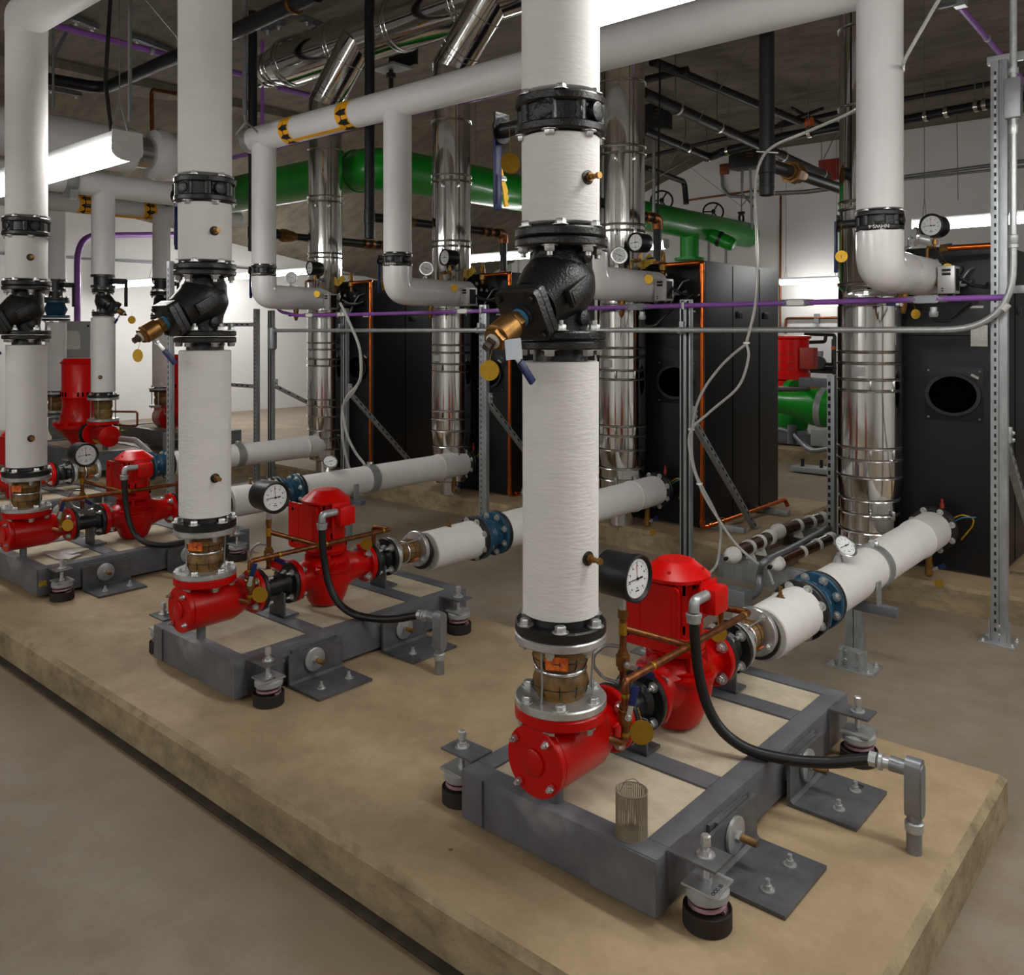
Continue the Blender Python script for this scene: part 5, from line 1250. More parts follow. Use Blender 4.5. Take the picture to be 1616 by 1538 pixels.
# -- clear vinyl tubes
def spline(P, n=7):
    P = [V(p) for p in P]; Q = []
    for i in range(len(P) - 1):
        p0, p1, p2, p3 = P[max(i-1, 0)], P[i], P[i+1], P[min(i+2, len(P)-1)]
        for k in range(n):
            s = k/n
            Q.append(.5*((2*p1) + (p2 - p0)*s + (2*p0 - 5*p1 + 4*p2 - p3)*s*s + (3*p1 - p0 - 3*p2 + p3)*s**3))
    return Q + [P[-1]]
t = thing('vinyl_tube', 'clear vinyl tube dropping from the ceiling and forking down to the floor tubes', 'tube', at(1180, 540, Y=5.42))
up = [at(1490, -15, Y=5.0), at(1430, 90, Y=5.0), at(1420, 118, Y=5.4), at(1352, 172, Y=5.4), at(1280, 205, Y=5.45), at(1222, 230, Y=5.46), at(1200, 255, Y=5.46), at(1192, 300, Y=5.45), at(1195, 400, Y=5.42), at(1192, 480, Y=5.42), at(1178, 540, Y=5.42)]
B().tube(spline(up), .0105, 10).make('main_tube', 'clear', t)
l1 = [at(1178, 542, Y=5.42), at(1140, 575, Y=5.42), at(1105, 625, Y=5.42), at(1092, 680, Y=5.45), at(1096, 740, Y=5.45), at(1125, 800, Y=5.5), at(1137, 830, Y=5.6), at(1136, 862, Y=5.6), at(1131, 890, Y=5.5), at(1118, 905, Y=5.4), at(1095, 915, Y=5.3)]
l2 = [at(1178, 542, Y=5.42), at(1181, 565, Y=5.42), at(1165, 610, Y=5.42), at(1120, 650, Y=5.42), at(1090, 680, Y=5.42), at(1090, 720, Y=5.42), at(1108, 775, Y=5.45), at(1138, 825, Y=5.5), at(1165, 862, Y=5.5), at(1200, 892, Y=5.5), at(1212, 900, Y=5.55), at(1220, 920, Y=5.45)]
B().tube(spline(l1), .0095, 10).make('branch_tube', 'clear', t)
B().tube(spline(l2), .0095, 10).make('branch_tube', 'clear', t)
b = B()
for p in (at(1178, 541, Y=5.42), at(1091, 677, Y=5.44), at(1104, 763, Y=5.45)): b.lathe(p - V((0, 0, .006)), (0, 0, 1), [(0, .022), (.012, .022)], 12)
b.tube([at(1194, 239, Y=5.49), at(1228, 241, Y=5.49)], .005, 6)
b.make('cable_tie', 'wplast', t)
t = thing('vinyl_tube', 'clear vinyl tube hanging in front of the farthest boiler', 'tube', at(566, 560, Y=5.48), None)
l1 = [at(537, 478, Y=5.4), at(552, 510, Y=5.4), at(567, 548, Y=5.4), at(570, 590, Y=5.4), at(558, 618, Y=5.4), at(542, 640, Y=5.4), at(546, 680, Y=5.4), at(560, 712, Y=5.45), at(577, 735, Y=5.5), at(584, 755, Y=5.6)]
B().tube(spline(l1), .014, 10).make('main_tube', 'clear', t)
l1 = [at(569, 560, Y=5.37), at(568, 600, Y=5.37), at(548, 625, Y=5.37), at(540, 650, Y=5.4), at(542, 700, Y=5.42), at(553, 745, Y=5.5)]
B().tube(spline(l1), .014, 10).make('branch_tube', 'clear', t)
# ------------------------------------------------------------------ linear lights
def fixture(x0, x1, y, z, lab, hang=True, w=.17, h=.15, lens='lens'):
    t = thing('linear_light', lab, 'light fixture', ((x0+x1)/2, y, z), 'hung linear lights')
    cxm = (x0 + x1)/2; L = x1 - x0
    B().box((cxm, y, z + h*.62), (L - .012, w*.8, h*.6), None, .004).make('housing', 'fixt', t)
    n = 8; pr = [(w*.5*math.cos(PI + PI*k/n), h*.62*math.sin(PI + PI*k/n)*.75 ) for k in range(n + 1)]
    pr = [(-w*.5, h*.32)] + pr + [(w*.5, h*.32)]
    B().prism(pr, (x0 + .012, y, z + h*.02), (0, 1, 0), (0, 0, 1), (L - .024, 0, 0)).make('lens', lens, t, ang=50)
    pe = [(a*1.06, b_*1.05) for a, b_ in pr]; pe = [(-w*.5, h*.92)] + pe[1:-1] + [(w*.5, h*.92)]
    e = B().prism(pe, (x0, y, z), (0, 1, 0), (0, 0, 1), (.012, 0, 0)).prism(pe, (x1 - .012, y, z), (0, 1, 0), (0, 0, 1), (.012, 0, 0))
    e.make('end_cap', 'fixt', t, ang=30)
    if hang:
        b = B()
        for xx in (x0 + .12, x1 - .12):
            b.tube([(xx, y - .06, z + h*.9), (xx, y, z + h + .22), (xx, y, HT)], .004, 6).tube([(xx, y + .06, z + h*.9), (xx, y, z + h + .22)], .004, 6)
        b.make('hanger_wire', 'hang', t)
    return t
ZL = 2.985
t = fixture(-8.35, -5.66, 2.62, ZL, 'lit linear light hanging behind the left edge riser', w=.20, h=.14)
B().tube([(-5.9, 2.62, ZL + .15), (-5.95, 2.60, ZL + .5), (-5.9, 2.62, ZL + 1.2), (-5.98, 2.6, ZL + 1.9), (-5.9, 2.62, HT)], .014, 8, bend=.2).make('power_cord', 'rubber', t)
B().box((-5.655, 2.55, ZL + .02), (.012, .05, .05)).make('end_bracket', 'sil', t)
fixture(-2.0, .6, 2.62, ZL + .015, 'lit linear light at the top edge beside the nearest riser')
fixture(-7.2, -4.6, -1.2, ZL, 'unseen linear light added over the aisle as fill', True, lens='lensa')  # added fill lamp behind the camera, never in view
fixture(-2.2, .4, -1.2, ZL, 'second unseen linear light added over the aisle as fill', lens='lensa')  # another added fill lamp over the aisle, unseen by the camera
fixture(-.1, 2.5, 4.25, ZL, 'unseen linear light added over the right plinth ends to brighten the floor')  # unseen lamp added to brighten the right-hand floor and flues
fixture(-6.2, -3.6, -3.4, ZL, 'unseen linear light added across the aisle to reflect in the flues')  # unseen lamp added so the stainless flues pick up bright reflections
fixture(1.6, 4.2, 1.2, ZL, 'unseen linear light added as fill at the open end of the aisle', lens='lensa')  # added fill from the right of the camera, outside the view
fixture(1.2, 3.8, 5.8, ZL, 'unseen linear light added as fill past the right edge')  # extra lamp added as fill for the boiler side, unseen
YL = 9.8
for a_, b_, lab in ((1440, 1640, 'lit linear light at the right edge behind the pressure gauge'), (945, 1052, 'lit linear light behind the flue right of the nearest riser'), (742, 868, 'lit linear light between the flue and the nearest riser'), (352, 494, 'lit linear light behind the farthest white drop'), (172, 246, 'lit linear light far back between two distant risers')):
    yl = YL if a_ > 300 else 7.2
    pa, pb = at(a_, 400, Y=yl), at(b_, 400, Y=yl)
    fixture(pa.x, pb.x, yl, 2.90 if a_ > 300 else 2.62, lab, w=.13, h=.095, lens='lensb')
pa, pb = at(1231, 437, Y=16.2), at(1330, 437, Y=16.2)
fixture(pa.x, pb.x, 16.2, 2.72, 'lit linear light on the far wall over the boiler gap', w=.12, h=.10)

# ------------------------------------------------------------------ overhead pipework
def run(name, lab, cat, pts, r, m, bend=0.0, n=14, group=None, clamp=None, cm='band', cl=.02):
    P = [V(p) for p in pts]
    if clamp:
        t = thing(name, lab, cat, P[0], group)
        B().tube(P, r, n, bend).make('pipe', m, t)
        b = B()
        for seg, f in clamp:
            d = (P[seg+1] - P[seg]); o = P[seg] + d*f
            b.lathe(o, d, [(0, r), (0, r*1.25), (cl*2, r*1.25), (cl*2, r)], 18, cap=False)
            if o.z > 4 and cm == 'band': B().cyl(o + V((0, 0, r)), (o.x, o.y, HT + .02), .008, n=8).make('hanger_rod', 'hang', t)
        b.make('pipe_clamp', cm, t); return t
    o = B().tube(P, r, n, bend).make(name, m); tag(o, lab, cat, group); return o
# green main
gz = 3.72
GE = V((-7.85, 6.62, gz)); gr = .25
t = thing('green_main', 'large green pipe running along overhead and away to the right with a capped end', 'pipe', GE)
B().tube([(-11.8, GE.y, gz), (GE.x, GE.y, gz), (GE.x, 16.3, gz)], gr, 40, bend=.34, seg=10).lathe((GE.x, 16.28, gz), (0, 1, 0), [(0, gr), (.06, gr*.94), (.14, gr*.72), (.18, gr*.35), (.19, 0)], 40).make('pipe', 'green', t)
B().lathe((GE.x - .42, GE.y, gz), (1, 0, 0), [(0, gr), (.0, gr*1.05), (.03, gr*1.05), (.03, gr)], 40, cap=False).make('weld_collar', 'green', t)
tp = at(1088, 380, X=GE.x)
b = B().cyl((GE.x, tp.y, gz - .1), (GE.x, tp.y, 3.08), .17, n=28).disc((GE.x, tp.y, 2.98), (0, 0, 1), .05, .27, 36).disc((GE.x, tp.y, 3.06), (0, 0, 1), .05, .27, 36)
b.make('tee_drop', 'green', t)
ty = at(1118, 390, X=GE.x + .1).y
B().cyl((GE.x + .05, ty, gz - .12), (GE.x + .48, ty + .15, gz - .34), .13, n=28).lathe((GE.x + .48, ty + .15, gz - .34), (.43, .15, -.22), [(0, .13), (.06, .105), (.10, .0)], 28).make('tee_branch', 'green', t)
B().lathe((GE.x + .26, ty + .073, gz - .227), (.43, .15, -.22), [(0, .145), (.06, .145)], 28).make('grooved_coupling', 'rubber', t)
for k, px in enumerate((1052, 1133)):
    q = at(px, 326 + k*8, X=GE.x)
    tt = thing('hand_wheel', ['black valve hand wheel left, behind the green pipe', 'black valve hand wheel right, behind the green pipe'][k], 'hand wheel', q, 'hand wheels behind the green pipe')
    o = V((GE.x - .1, q.y, gz + gr + .10)); ax = V((.5, -.75, .3)).normalized()
    w1 = B().torus(o, ax, .19, .018, 32, 8)
    _, u, w = basis(ax)
    for j in range(3): w1.tube([o, o + (u*math.cos(j*2.1) + w*math.sin(j*2.1))*.19], .014, 6)
    w1.lathe(o - ax*.03, ax, [(0, .04), (.06, .04)], 12)
    w1.make('wheel_rim', 'castb', tt)
    B().cyl(o - ax*.02, o - ax*.3, .015).make('stem', 'castb', tt)
hk = at(1170, 343, X=GE.x)
t = thing('spring_hanger', 'black spring hanger with cable stays holding the end of the green pipe', 'hanger', (GE.x, hk.y, gz + gr))
B().torus((GE.x, hk.y, gz + gr + .06), (1, 0, 0), .09, .025, 24, 8).box((GE.x, hk.y, gz + gr + .17), (.12, .07, .05)).make('clevis', 'castb', t)
B().cyl((GE.x, hk.y, gz + gr + .15), (GE.x, hk.y, HT), .012).tube([(GE.x, hk.y, gz + gr + .3), (GE.x - 1.2, hk.y - 1.1, HT)], .005, 5).tube([(GE.x, hk.y, gz + gr + .3), (GE.x + 1.3, hk.y - .6, HT)], .005, 5).tube([(GE.x, hk.y, gz + gr + .3), (GE.x + .6, hk.y + 1.0, HT)], .005, 5).make('rod', 'hang', t)

# left vertical black lines, ceiling conduits and hangers
q = at(400, 130, Y=5.7)
run('purple_drop', 'purple conduit dropping beside the strut hanger right of the second riser', 'conduit', [at(414, 55, Y=6.2), at(414, 205, Y=6.2)], .022, 'purple')
run('strut_hanger', 'grey strut hanger hanging right of the second riser', 'hanger', [at(386, -60, Y=5.0), at(386, 182, Y=5.0)], .028, 'frame', n=4)
b = B(); c = at(388, 196, Y=5.0)
o = b.tube([at(386, 180, Y=5.0), c]).__class__() if False else None
t = thing('pipe_hanger', 'steel clevis hanger under the strut right of the second riser', 'hanger', c)
B().tube([at(372, 212, Y=5.12), at(388, 192, Y=5.0), at(406, 208, Y=4.88)], .012, 8).tube([at(386, 180, Y=5.0), at(388, 194, Y=5.0)], .016, 8).make('clevis', 'galv', t)
run('purple_conduit', 'purple ceiling conduit crossing at the top left', 'conduit', [at(76, 37, Z=5.1), at(430, 130, Z=5.1)], .035, 'purple', clamp=[(0, .4)], cm='galv')
run('purple_conduit', 'purple conduit hugging the ceiling behind the flue elbows', 'conduit', [at(440, 138, Z=5.1), at(640, 190, Z=5.1)], .04, 'purple')
run('black_pipe', 'black pipe bending under the ceiling at the top left', 'pipe', [at(72, 124, Z=4.85), at(163, 140, Z=4.85), at(285, 86, Z=4.85)], .075, 'grill', bend=.25)
run('copper_pipe', 'dark copper line stepping down behind the lit fixture', 'pipe', [at(300, 152, Y=6.0), at(239, 141, Y=6.0), at(242, 327, Y=6.0), at(285, 318, Y=6.0)], .03, 'copo', bend=.08)
run('black_pipe', 'slim black pipe slanting at the top behind the second riser', 'pipe', [at(365, 52, Z=4.9), at(500, -10, Z=4.9)], .08, 'grill', clamp=[(0, .75)], cm='brass')
run('ceiling_strut', 'grey strut slanting at the far top left', 'strut channel', [at(112, 40, Z=5.3), at(80, 98, Z=5.0)], .03, 'frame', n=4)
for k, (x_, y_, a_, lab) in enumerate(((70, 30, 128, 'threaded rod just right of the left riser'), (205, -20, 192, 'threaded rod above the end of the lit fixture'))):
    z_ = 3.05 if k else 3.9
    pq = at(x_, a_, Z=z_)
    if k == 0: pq = at(84, 170, Z=3.95)
    run('hanger_rod', lab, 'rod', [(pq.x, pq.y, HT), pq], .012, 'hang', n=8)
# ceiling strut plates with nuts
for k, (x0_, y0_, x1_, y1_) in enumerate(((216, 60, 268, 80), (484, 32, 500, 38), (80, 140, 120, 148), (120, 30, 145, 40), (422, 45, 440, 38))):
    p0, p1 = at(x0_, y0_, Z=HT - .04), at(x1_, y1_, Z=HT - .04)
    d = (p1 - p0); Rm = Matrix((d.normalized(), V((0, 0, 1)).cross(d.normalized()), V((0, 0, 1)))).transposed()
    t = thing('ceiling_strut', ['black strut plate on the ceiling right of the black cord', 'small strut plate beside the flue main', 'strut plate on the ceiling near the left riser', 'strut plate at the top left corner', 'strut plate near the flue main end'][k], 'strut channel', (p0 + p1)/2, 'ceiling strut plates')
    B().box((p0 + p1)/2, (d.length + .15, .08, .06), Rm).make('channel', 'frame', t)
    B().hexb(p0 - V((0, 0, .03)), (0, 0, -1), .025, .04).hexb(p1 - V((0, 0, .03)), (0, 0, -1), .025, .04).make('nut', 'zinc', t)
# header on the left with the white end fitting
t = thing('header_pipe', 'fat white header at the upper left ending in a flanged white fitting', 'pipe', (-10.0, 4.2, 3.9))
HX = -10.35
e1 = at(206, 236, X=HX)
B().cyl((HX, 2.9, 3.97), (HX, e1.y, 3.97), .27, n=40).make('insulation', 'hdr', t)
B().lathe((HX, e1.y, 3.97), (0, 1, 0), [(0, .19), (.28, .19)], 36).make('metal_band', 'steel', t)
B().lathe((HX, e1.y + .25, 3.97), (0, 1, 0), [(0, .22), (.02, .30), (.10, .33), (.22, .30), (.55, .29), (.90, .29), (.92, .24)], 40).make('end_fitting', 'pvc', t)
# purple lines under the near header
run('purple_conduit', 'purple ceiling conduit running just below the white header', 'conduit', [(-11.5, 6.0, 4.02), (0.2, 6.0, 4.02)], .026, 'purple', clamp=[(0, .73), (0, .845)], cm='galv')
run('purple_conduit', 'purple ceiling conduit slanting down at the top right corner', 'conduit', [at(1510, 5, Z=4.3), at(1635, 150, Z=4.3)], .024, 'purple', clamp=[(0, .3)], cm='galv')
t = thing('ceiling_box', 'grey round fitting and bracket at the top near the right corner', 'junction fitting', at(1500, 4, Z=4.3))
c = at(1508, -2, Z=4.32)
B().lathe(c, (-1, .2, .1), [(-.02, .05), (.12, .055), (.14, .04)], 18).make('conduit_body', 'cond', t)
B().box(c + V((.03, .02, -.03)), (.08, .08, .07)).make('bracket', 'galv', t)
# ceiling sprinkler and drain pipes at the upper right
SP = 'black ceiling pipes at the upper right'
def vline(px0, py0, px1, py1, z): return at(px0, py0, Z=z), at(px1, py1, Z=z)
a_, b_ = at(1015, 147, Z=4.7), at(1306, 278, Z=4.7); b_ = V((a_.x + (b_.x - a_.x)*.5, min(b_.y, Y1), 4.7))
run('black_pipe', 'black sprinkler main running back under the ceiling to the red sleeve', 'pipe', [a_, at(1306, 278, d=16.4)], .075, 'grill', clamp=[(0, .12), (0, .3), (0, .66), (0, .95)], group=SP, cl=.03)
run('black_pipe', 'black ceiling pipe running back nearest the white header', 'pipe', [at(1030, 97, Z=5.1), at(1262, 192, Z=5.1)], .06, 'grill', group=SP)
run('black_pipe', 'black pipe below the sprinkler main that bends across to the right', 'pipe', [at(1015, 206, Z=4.75), at(1120, 249, Z=4.75), at(1140, 240, Z=4.72), at(1240, 215, Z=4.72), at(1365, 192, Z=4.72)], .07, 'grill', bend=.1, clamp=[(0, .6), (0, .95), (2, .1), (3, .3)], group=SP, cl=.03)
run('black_pipe', 'thin black pipe crossing the ceiling behind the gas drop', 'pipe', [at(1015, 248, Z=5.2), at(1330, 176, Z=5.2)], .04, 'grill', group=SP)
run('black_pipe', 'thin black ceiling pipe above the right sprinkler line', 'pipe', [at(1424, 157, Z=5.3), at(1640, 118, Z=5.3)], .04, 'grill', group=SP)
run('black_pipe', 'black clamped pipe along the top of the far wall at the right', 'pipe', [at(1424, 190, Z=5.0), at(1640, 148, Z=5.0)], .07, 'grill', clamp=[(0, .18), (0, .34), (0, .56), (0, .62)], group=SP, cl=.03)
run('black_pipe', 'short black branch pipe near the top of the far flue', 'pipe', [at(1018, 126, Z=5.1), at(1085, 110, Z=5.1)], .05, 'grill', group=SP)
run('black_pipe', 'black pipe stub turning down over the green pipe', 'pipe', [at(1020, 265, Z=4.5), at(1080, 287, Z=4.5), at(1083, 322, Y=at(1080, 287, Z=4.5).y)], .05, 'grill', bend=.12, group=SP)
o = at(1263, 192, Z=5.1)
t = thing('sway_brace', 'cross brace clamp with orange end at the ceiling pipe', 'brace', o)
B().tube([o + V((-.4, .1, .05)), o + V((.4, -.1, .12))], .03, 8).tube([o + V((-.15, 0, .25)), o + V((.35, .2, -.1))], .025, 8).make('brace_arm', 'castb', t)
B().cyl(o + V((.12, -.02, -.05)), o + V((.2, -.02, -.05)), .09).make('end_cap', 'orng', t)
for k, (px, py, w_) in enumerate(((1036, 185, .42), (1180, 247, .62))):
    p = at(px, py, Y=[11.5, 15.5][k])
    t = thing('heater_box', ['black ceiling box right of the flue, on a conduit', 'black ceiling box in front of the far wall'][k], 'equipment box', p, 'black ceiling boxes')
    B().box(p, (w_, w_*.6, w_*.95 if k == 0 else w_*.75), None, .01).make('housing', 'castb', t)
    b = B()
    for j in range(3): b.box(p + V((w_*.2, -w_*.31, .08 - j*.06)), (w_*.2, .005, .02))
    b.make('vent_slot', 'copo', t, smooth=False)
    if k == 0: B().cyl(p - V((.05, 0, .2)), p - V((.05, 0, 1.6)), .025).make('conduit_drop', 'cond', t)
    else: B().tube([p - V((-.05, 0, .2)), p - V((-.05, -.1, 1.4))], .025, 8).tube([p - V((.1, 0, .2)), p - V((.12, 0, .7)), p + V((.0, .3, -.95))], .02, 8, bend=.1).make('conduit_drop', 'cond', t)
q = at(1311, 268, Y=Y1)
o = B().box((q.x, Y1 - .02, q.z), (.45, .04, .42)).make('wall_sleeve_plate', 'dkred', smooth=False); tag(o, 'dark red plate on the far wall around the sprinkler pipe', 'wall plate')
q = at(1143, 267, Y=Y1 - .05)
o = B().box(q, (.18, .08, .22), None, .005).make('junction_box', 'copo'); tag(o, 'small rusty junction box high on the far wall', 'junction box')
run('wall_conduit', 'thin grey conduit looping down from the wall junction box', 'conduit', [at(1139, 272, Y=Y1-.05), at(1140, 295, Y=Y1-.05), at(1150, 309, Y=Y1-.05), at(1190, 312, Y=Y1-.05)], .03, 'cond', bend=.15)
run('wall_conduit', 'thin brown pipe level along the far wall behind the boilers', 'conduit', [at(1085, 316, Y=Y1-.05), at(1190, 301, Y=Y1-.05), at(1232, 307, Y=Y1-.05), at(1231, 520, Y=Y1-.05)], .022, 'copo')
run('wall_conduit', 'pair of grey conduits level along the far wall at the right', 'conduit', [at(1424, 279, Y=Y1-.06), at(1640, 251, Y=Y1-.06)], .03, 'cond')
run('wall_conduit', 'lower grey conduit along the far wall at the right', 'conduit', [at(1424, 283.5, Y=Y1-.05), at(1640, 260, Y=Y1-.05)], .022, 'cond')
run('wall_conduit', 'thin grey cable sagging from the gas drop to the right flue', 'conduit', [at(1222, 305, Y=9), at(1270, 303, Y=9), at(1322, 296, Y=9)], .025, 'cond', bend=.3)
# vertical dark strap lines on the wall (rack standards)
for k, px in enumerate((1039, 1118, 1145)):
    a_ = at(px, 380, Y=Y1-.02); 
    o = B().box((a_.x, Y1-.015, a_.z - .3), (.04, .03, 1.3)).make('wall_standard', 'lgrey', smooth=False); tag(o, ['slotted rack standard on the far wall left of the green tee', 'slotted rack standard on the far wall right of the green tee', 'slotted rack standard on the far wall, rightmost of three'][k], 'rack standard', 'rack standards on the far wall')
# stay wires
for k, (p, q) in enumerate(((at(1180, 75, Z=HT-.05), at(1055, 260, Y=10)), (at(1000, 300, Y=9), at(1090, 250, Y=11)), (at(1300, 250, Y=12), at(1330, 190, Z=HT-.05)), (at(1510, 170, Y=14), at(1512, 315, Y=14)), (at(330, 120, Z=HT-.05), at(230, 0, Z=HT-.05)))):
    run('stay_wire', ['thin stay wire slanting behind the purple line to the flue', 'thin stay wire beside the green pipe', 'thin stay wire by the red wall plate', 'thin hanger chain above the right-hand light', 'thin wire along the ceiling at the top left'][k], 'wire', [p, q], .006, 'hang', n=5)
run('hanger_rod', 'thin black rod hanging in front of the green pipe', 'rod', [at(1042, 100, Y=9.0), at(1038, 338, Y=9.0)], .012, 'grill', n=8)
# small speaker-like hanger block and fittings near the flues
c = at(617, 108, Y=7.0)
t = thing('ceiling_fixing', 'pale square ceiling plate with a black rod between the flues', 'hanger', c)
B().box(c, (.42, .3, .03), None, .002).make('plate', 'galv', t)
B().cyl(c - V((0, 0, .02)), c - V((0, 0, .30)), .03).lathe(c - V((0, 0, .12)), (0, 0, 1), [(0, .06), (.06, .06)], 8).make('rod', 'castb', t)
B().box(c + V((0, .2, .2)), (.5, .04, .3)).make('back_bracket', 'castb', t)
run('black_pipe', 'black vent pipe behind the gas drop reaching the third flue', 'pipe', [at(428, 364, Y=7.4), at(490, 378, Y=7.4), at(610, 390, Y=8.2)], .045, 'grill', clamp=[(0, .4), (1, .7)], cm='brass', cl=.09)
# ------------------------------------------------------------------ second pump group far back on the left
def far_bellows(t, o, n=0):
    o = V(o)
    B().lathe(o, (0, 0, 1), [(0, .09), (.03, .098), (.08, .098), (.105, .085), (.13, .098), (.18, .098), (.21, .09)], 28).make('rubber_bellows', 'ochre', t)
    B().disc(o - V((0, 0, .03)), (0, 0, 1), .03, .165, 32, .004).disc(o + V((0, 0, .21)), (0, 0, 1), .03, .165, 32, .004).make('flange', 'zinc', t)
    b = B()
    for k in range(4):
        an = PI/4 + k*PI/2; p = o + V((.135*math.cos(an), .135*math.sin(an), -.05)); b.cyl(p, p + V((0, 0, .32)), .007, n=8)
    b.make('tie_rod', 'steel', t)
def far_butterfly(o, ad, lab):
    t = thing('butterfly_valve', lab, 'valve', o, 'butterfly valves of the far pump group'); o = V(o); ad = V(ad)
    B().lathe(o, (0, 0, 1), [(0, .13), (.03, .13), (.03, .10), (.12, .10), (.12, .13), (.15, .13)], 28).box(o + ad*.15 + V((0, 0, .075)), (.07 + abs(ad.x)*.1, .07 + abs(ad.y)*.1, .06)).make('valve_body', 'castb', t)
    B().ring(o + V((0, 0, .15)), (0, 0, 1), .11, 8, .014, .014).ring(o, (0, 0, -1), .11, 8, .014, .014).make('bolt_ring', 'zinc', t)
    B().box(o + ad*.24 + V((0, 0, -.06)), (.03, .03, .3), None, .004).make('lever_handle', 'rubber', t)
    return t
xa_, ya_ = -11.95, 4.58; xb_, yb_ = -9.85, 4.28; xc_, yc_ = -11.67, 5.88
H1X, H3Z, H1Z = -11.83, 3.47, 3.47
# headers
t = thing('header_pipe', 'white far header with two yellow arrow bands behind the left risers', 'pipe', (H1X, 5, H1Z))
B().cyl((H1X, 2.5, H1Z), (H1X, 7.2, H1Z), .125, n=32).make('insulation', 'hdr', t)
for yy in (at(131, 324, X=H1X).y, at(232, 336, X=H1X).y):
    b_ = B().lathe((H1X, yy - .09, H1Z), (0, 1, 0), [(0, .127), (.18, .127)], 32, cap=False).make('marker_band', 'arrow', t)
    q = B()
    for an in (.55, -.25, -1.05):
        arr = [(-.42, 0), (-.05, .36), (-.05, .15), (.35, .15), (.35, -.15), (-.05, -.15), (-.05, -.36)]
        m_ = len(arr); vs0 = []
        for rr_ in (.1275, .1290):
            for ax_, ay_ in arr:
                aa = an + ay_*.16/.127
                vs0.append(V((H1X + math.cos(aa)*rr_, yy + ax_*.16, H1Z + math.sin(aa)*rr_)))
        q._add(vs0, [list(range(m_)), [m_ + i for i in range(m_)][::-1]] + [[i, (i+1) % m_, m_ + (i+1) % m_, m_ + i] for i in range(m_)])
    q.make('flow_arrow', 'ink', b_, smooth=False)
B().prism([(.1265*math.cos(a), .1265*math.sin(a)) for a in (-1.45, -1.2, -.95)] + [(.1285*math.cos(a), .1285*math.sin(a)) for a in (-.95, -1.2, -1.45)], (H1X, at(131, 324, X=H1X).y, H1Z), (1, 0, 0), (0, 0, 1), (0, 1.1, 0)).make('marker_strip', 'arrow', t)
t = thing('header_pipe', 'white far header teeing down into the middle distant riser', 'pipe', (xb_, 4.4, 3.42))
B().cyl((xb_, 2.4, 3.44), (xb_, 5.75, 3.42), .135, n=32).make('insulation', 'hdr', t)
q = at(98, 292, X=xb_)
B().lathe((xb_, q.y, 3.43), (0, 1, 0), [(0, .14), (0, .16), (.12, .16), (.12, .14)], 32, cap=False).box((xb_ + .12, q.y + .06, 3.27), (.08, .08, .10)).make('band_clamp', 'galv', t)
for (xx, yy, r, zt0, zb0, lab) in ((xa_, ya_, .118, 3.42, 2.46, 'leftmost'), (xb_, yb_, .122, 3.40, 2.42, 'middle'), (xc_, yc_, .118, 3.42, 2.52, 'rightmost')):
    o = B().cyl((xx, yy, zb0), (xx, yy, zt0), r, n=32).make('riser_pipe', 'hdr'); tag(o, lab + ' of the three distant white drops behind the left-hand risers', 'pipe', 'white drops of the far pump group')
# middle set: strainer, lower pipe, bellows, diffuser, pump
far_butterfly((xb_, yb_, 2.27), (.6, .8, 0), 'black butterfly valve on the middle distant drop')
t, _ = strainer((xb_, yb_, 1.955), (.85, .52, 0), lab='small black strainer valve on the middle distant drop', scale=.84)
t['group'] = 'strainer valves of the far pump group'
tagdisc('brass tag under the strainer of the middle distant drop', V((xb_, yb_, 1.93)) + V((.29, .19, -.02)), V((xb_, yb_, 2.0)) + V((.29, .19, .01)), (.62, -.78, 0), .045)
t = thing('insulated_pipe', 'white lower pipe of the middle distant drop beside the far red pump', 'pipe', (xb_, yb_, 1.06), 'white lower pipes of the far pump group')
B().lathe((xb_, yb_, 1.10), (0, 0, 1), [(0, .10), (.0, .127), (.83, .127), (.86, .08)], 36).make('insulation', 'wrap', t)
B().disc((xb_, yb_, 1.04), (0, 0, 1), .03, .165, 32).cyl((xb_, yb_, 1.06), (xb_, yb_, 1.11), .1).make('flange', 'castb', t)
B().ring((xb_, yb_, 1.07), (0, 0, 1), .14, 8, .014, .016).make('bolt_ring', 'zinc', t)
plug(t, (xb_ + .10, yb_ - .075, 1.27), (.8, -.6, 0))
t = thing('flexible_connector', 'amber flexible connector over the small red far diffuser', 'flexible connector', (xb_, yb_, .65), 'flexible connectors of the far pump group')
far_bellows(t, (xb_, yb_, .80))
t = thing('suction_diffuser', 'red diffuser with round end cover below the middle distant drop', 'pump suction fitting', (xb_, yb_, .46))
b = B().lathe((xb_ - .22, yb_, .61), (1, 0, 0), [(0, .07), (.1, .09), (.14, .105), (.34, .105), (.36, .118), (.39, .118), (.40, .10), (.41, 0)], 32).lathe((xb_, yb_, .67), (0, 0, 1), [(0, .10), (.05, .09), (.08, .10)], 28)
b.make('body', 'red', t)
B().disc((xb_, yb_, .735), (0, 0, 1), .034, .165, 32).disc((xb_ - .25, yb_, .61), (1, 0, 0), .03, .13, 32).make('flange', 'red', t)
B().cyl((xb_ + .05, yb_, .44), (xb_ + .05, yb_, .53), .03).make('support_leg', 'frame', t)
B().prism([(.106*math.cos(a), .106*math.sin(a)) for a in (-1.0, -.7, -.4)] + [(.109*math.cos(a), .109*math.sin(a)) for a in (-.4, -.7, -1.0)], (xb_ - .04, yb_, .61), (0, -1, 0), (0, 0, 1), (.14, 0, 0)).make('label_sticker', 'yel', t)
run('copper_pipe', 'thin brass drain line beside the middle distant drop', 'pipe', [(xb_ + .10, yb_ + .03, .88), (xb_ + .36, yb_ + .22, .88), (xb_ + .36, yb_ + .22, .72), (xb_ + .05, yb_ + .1, .72)], .012, 'copo', bend=.03)
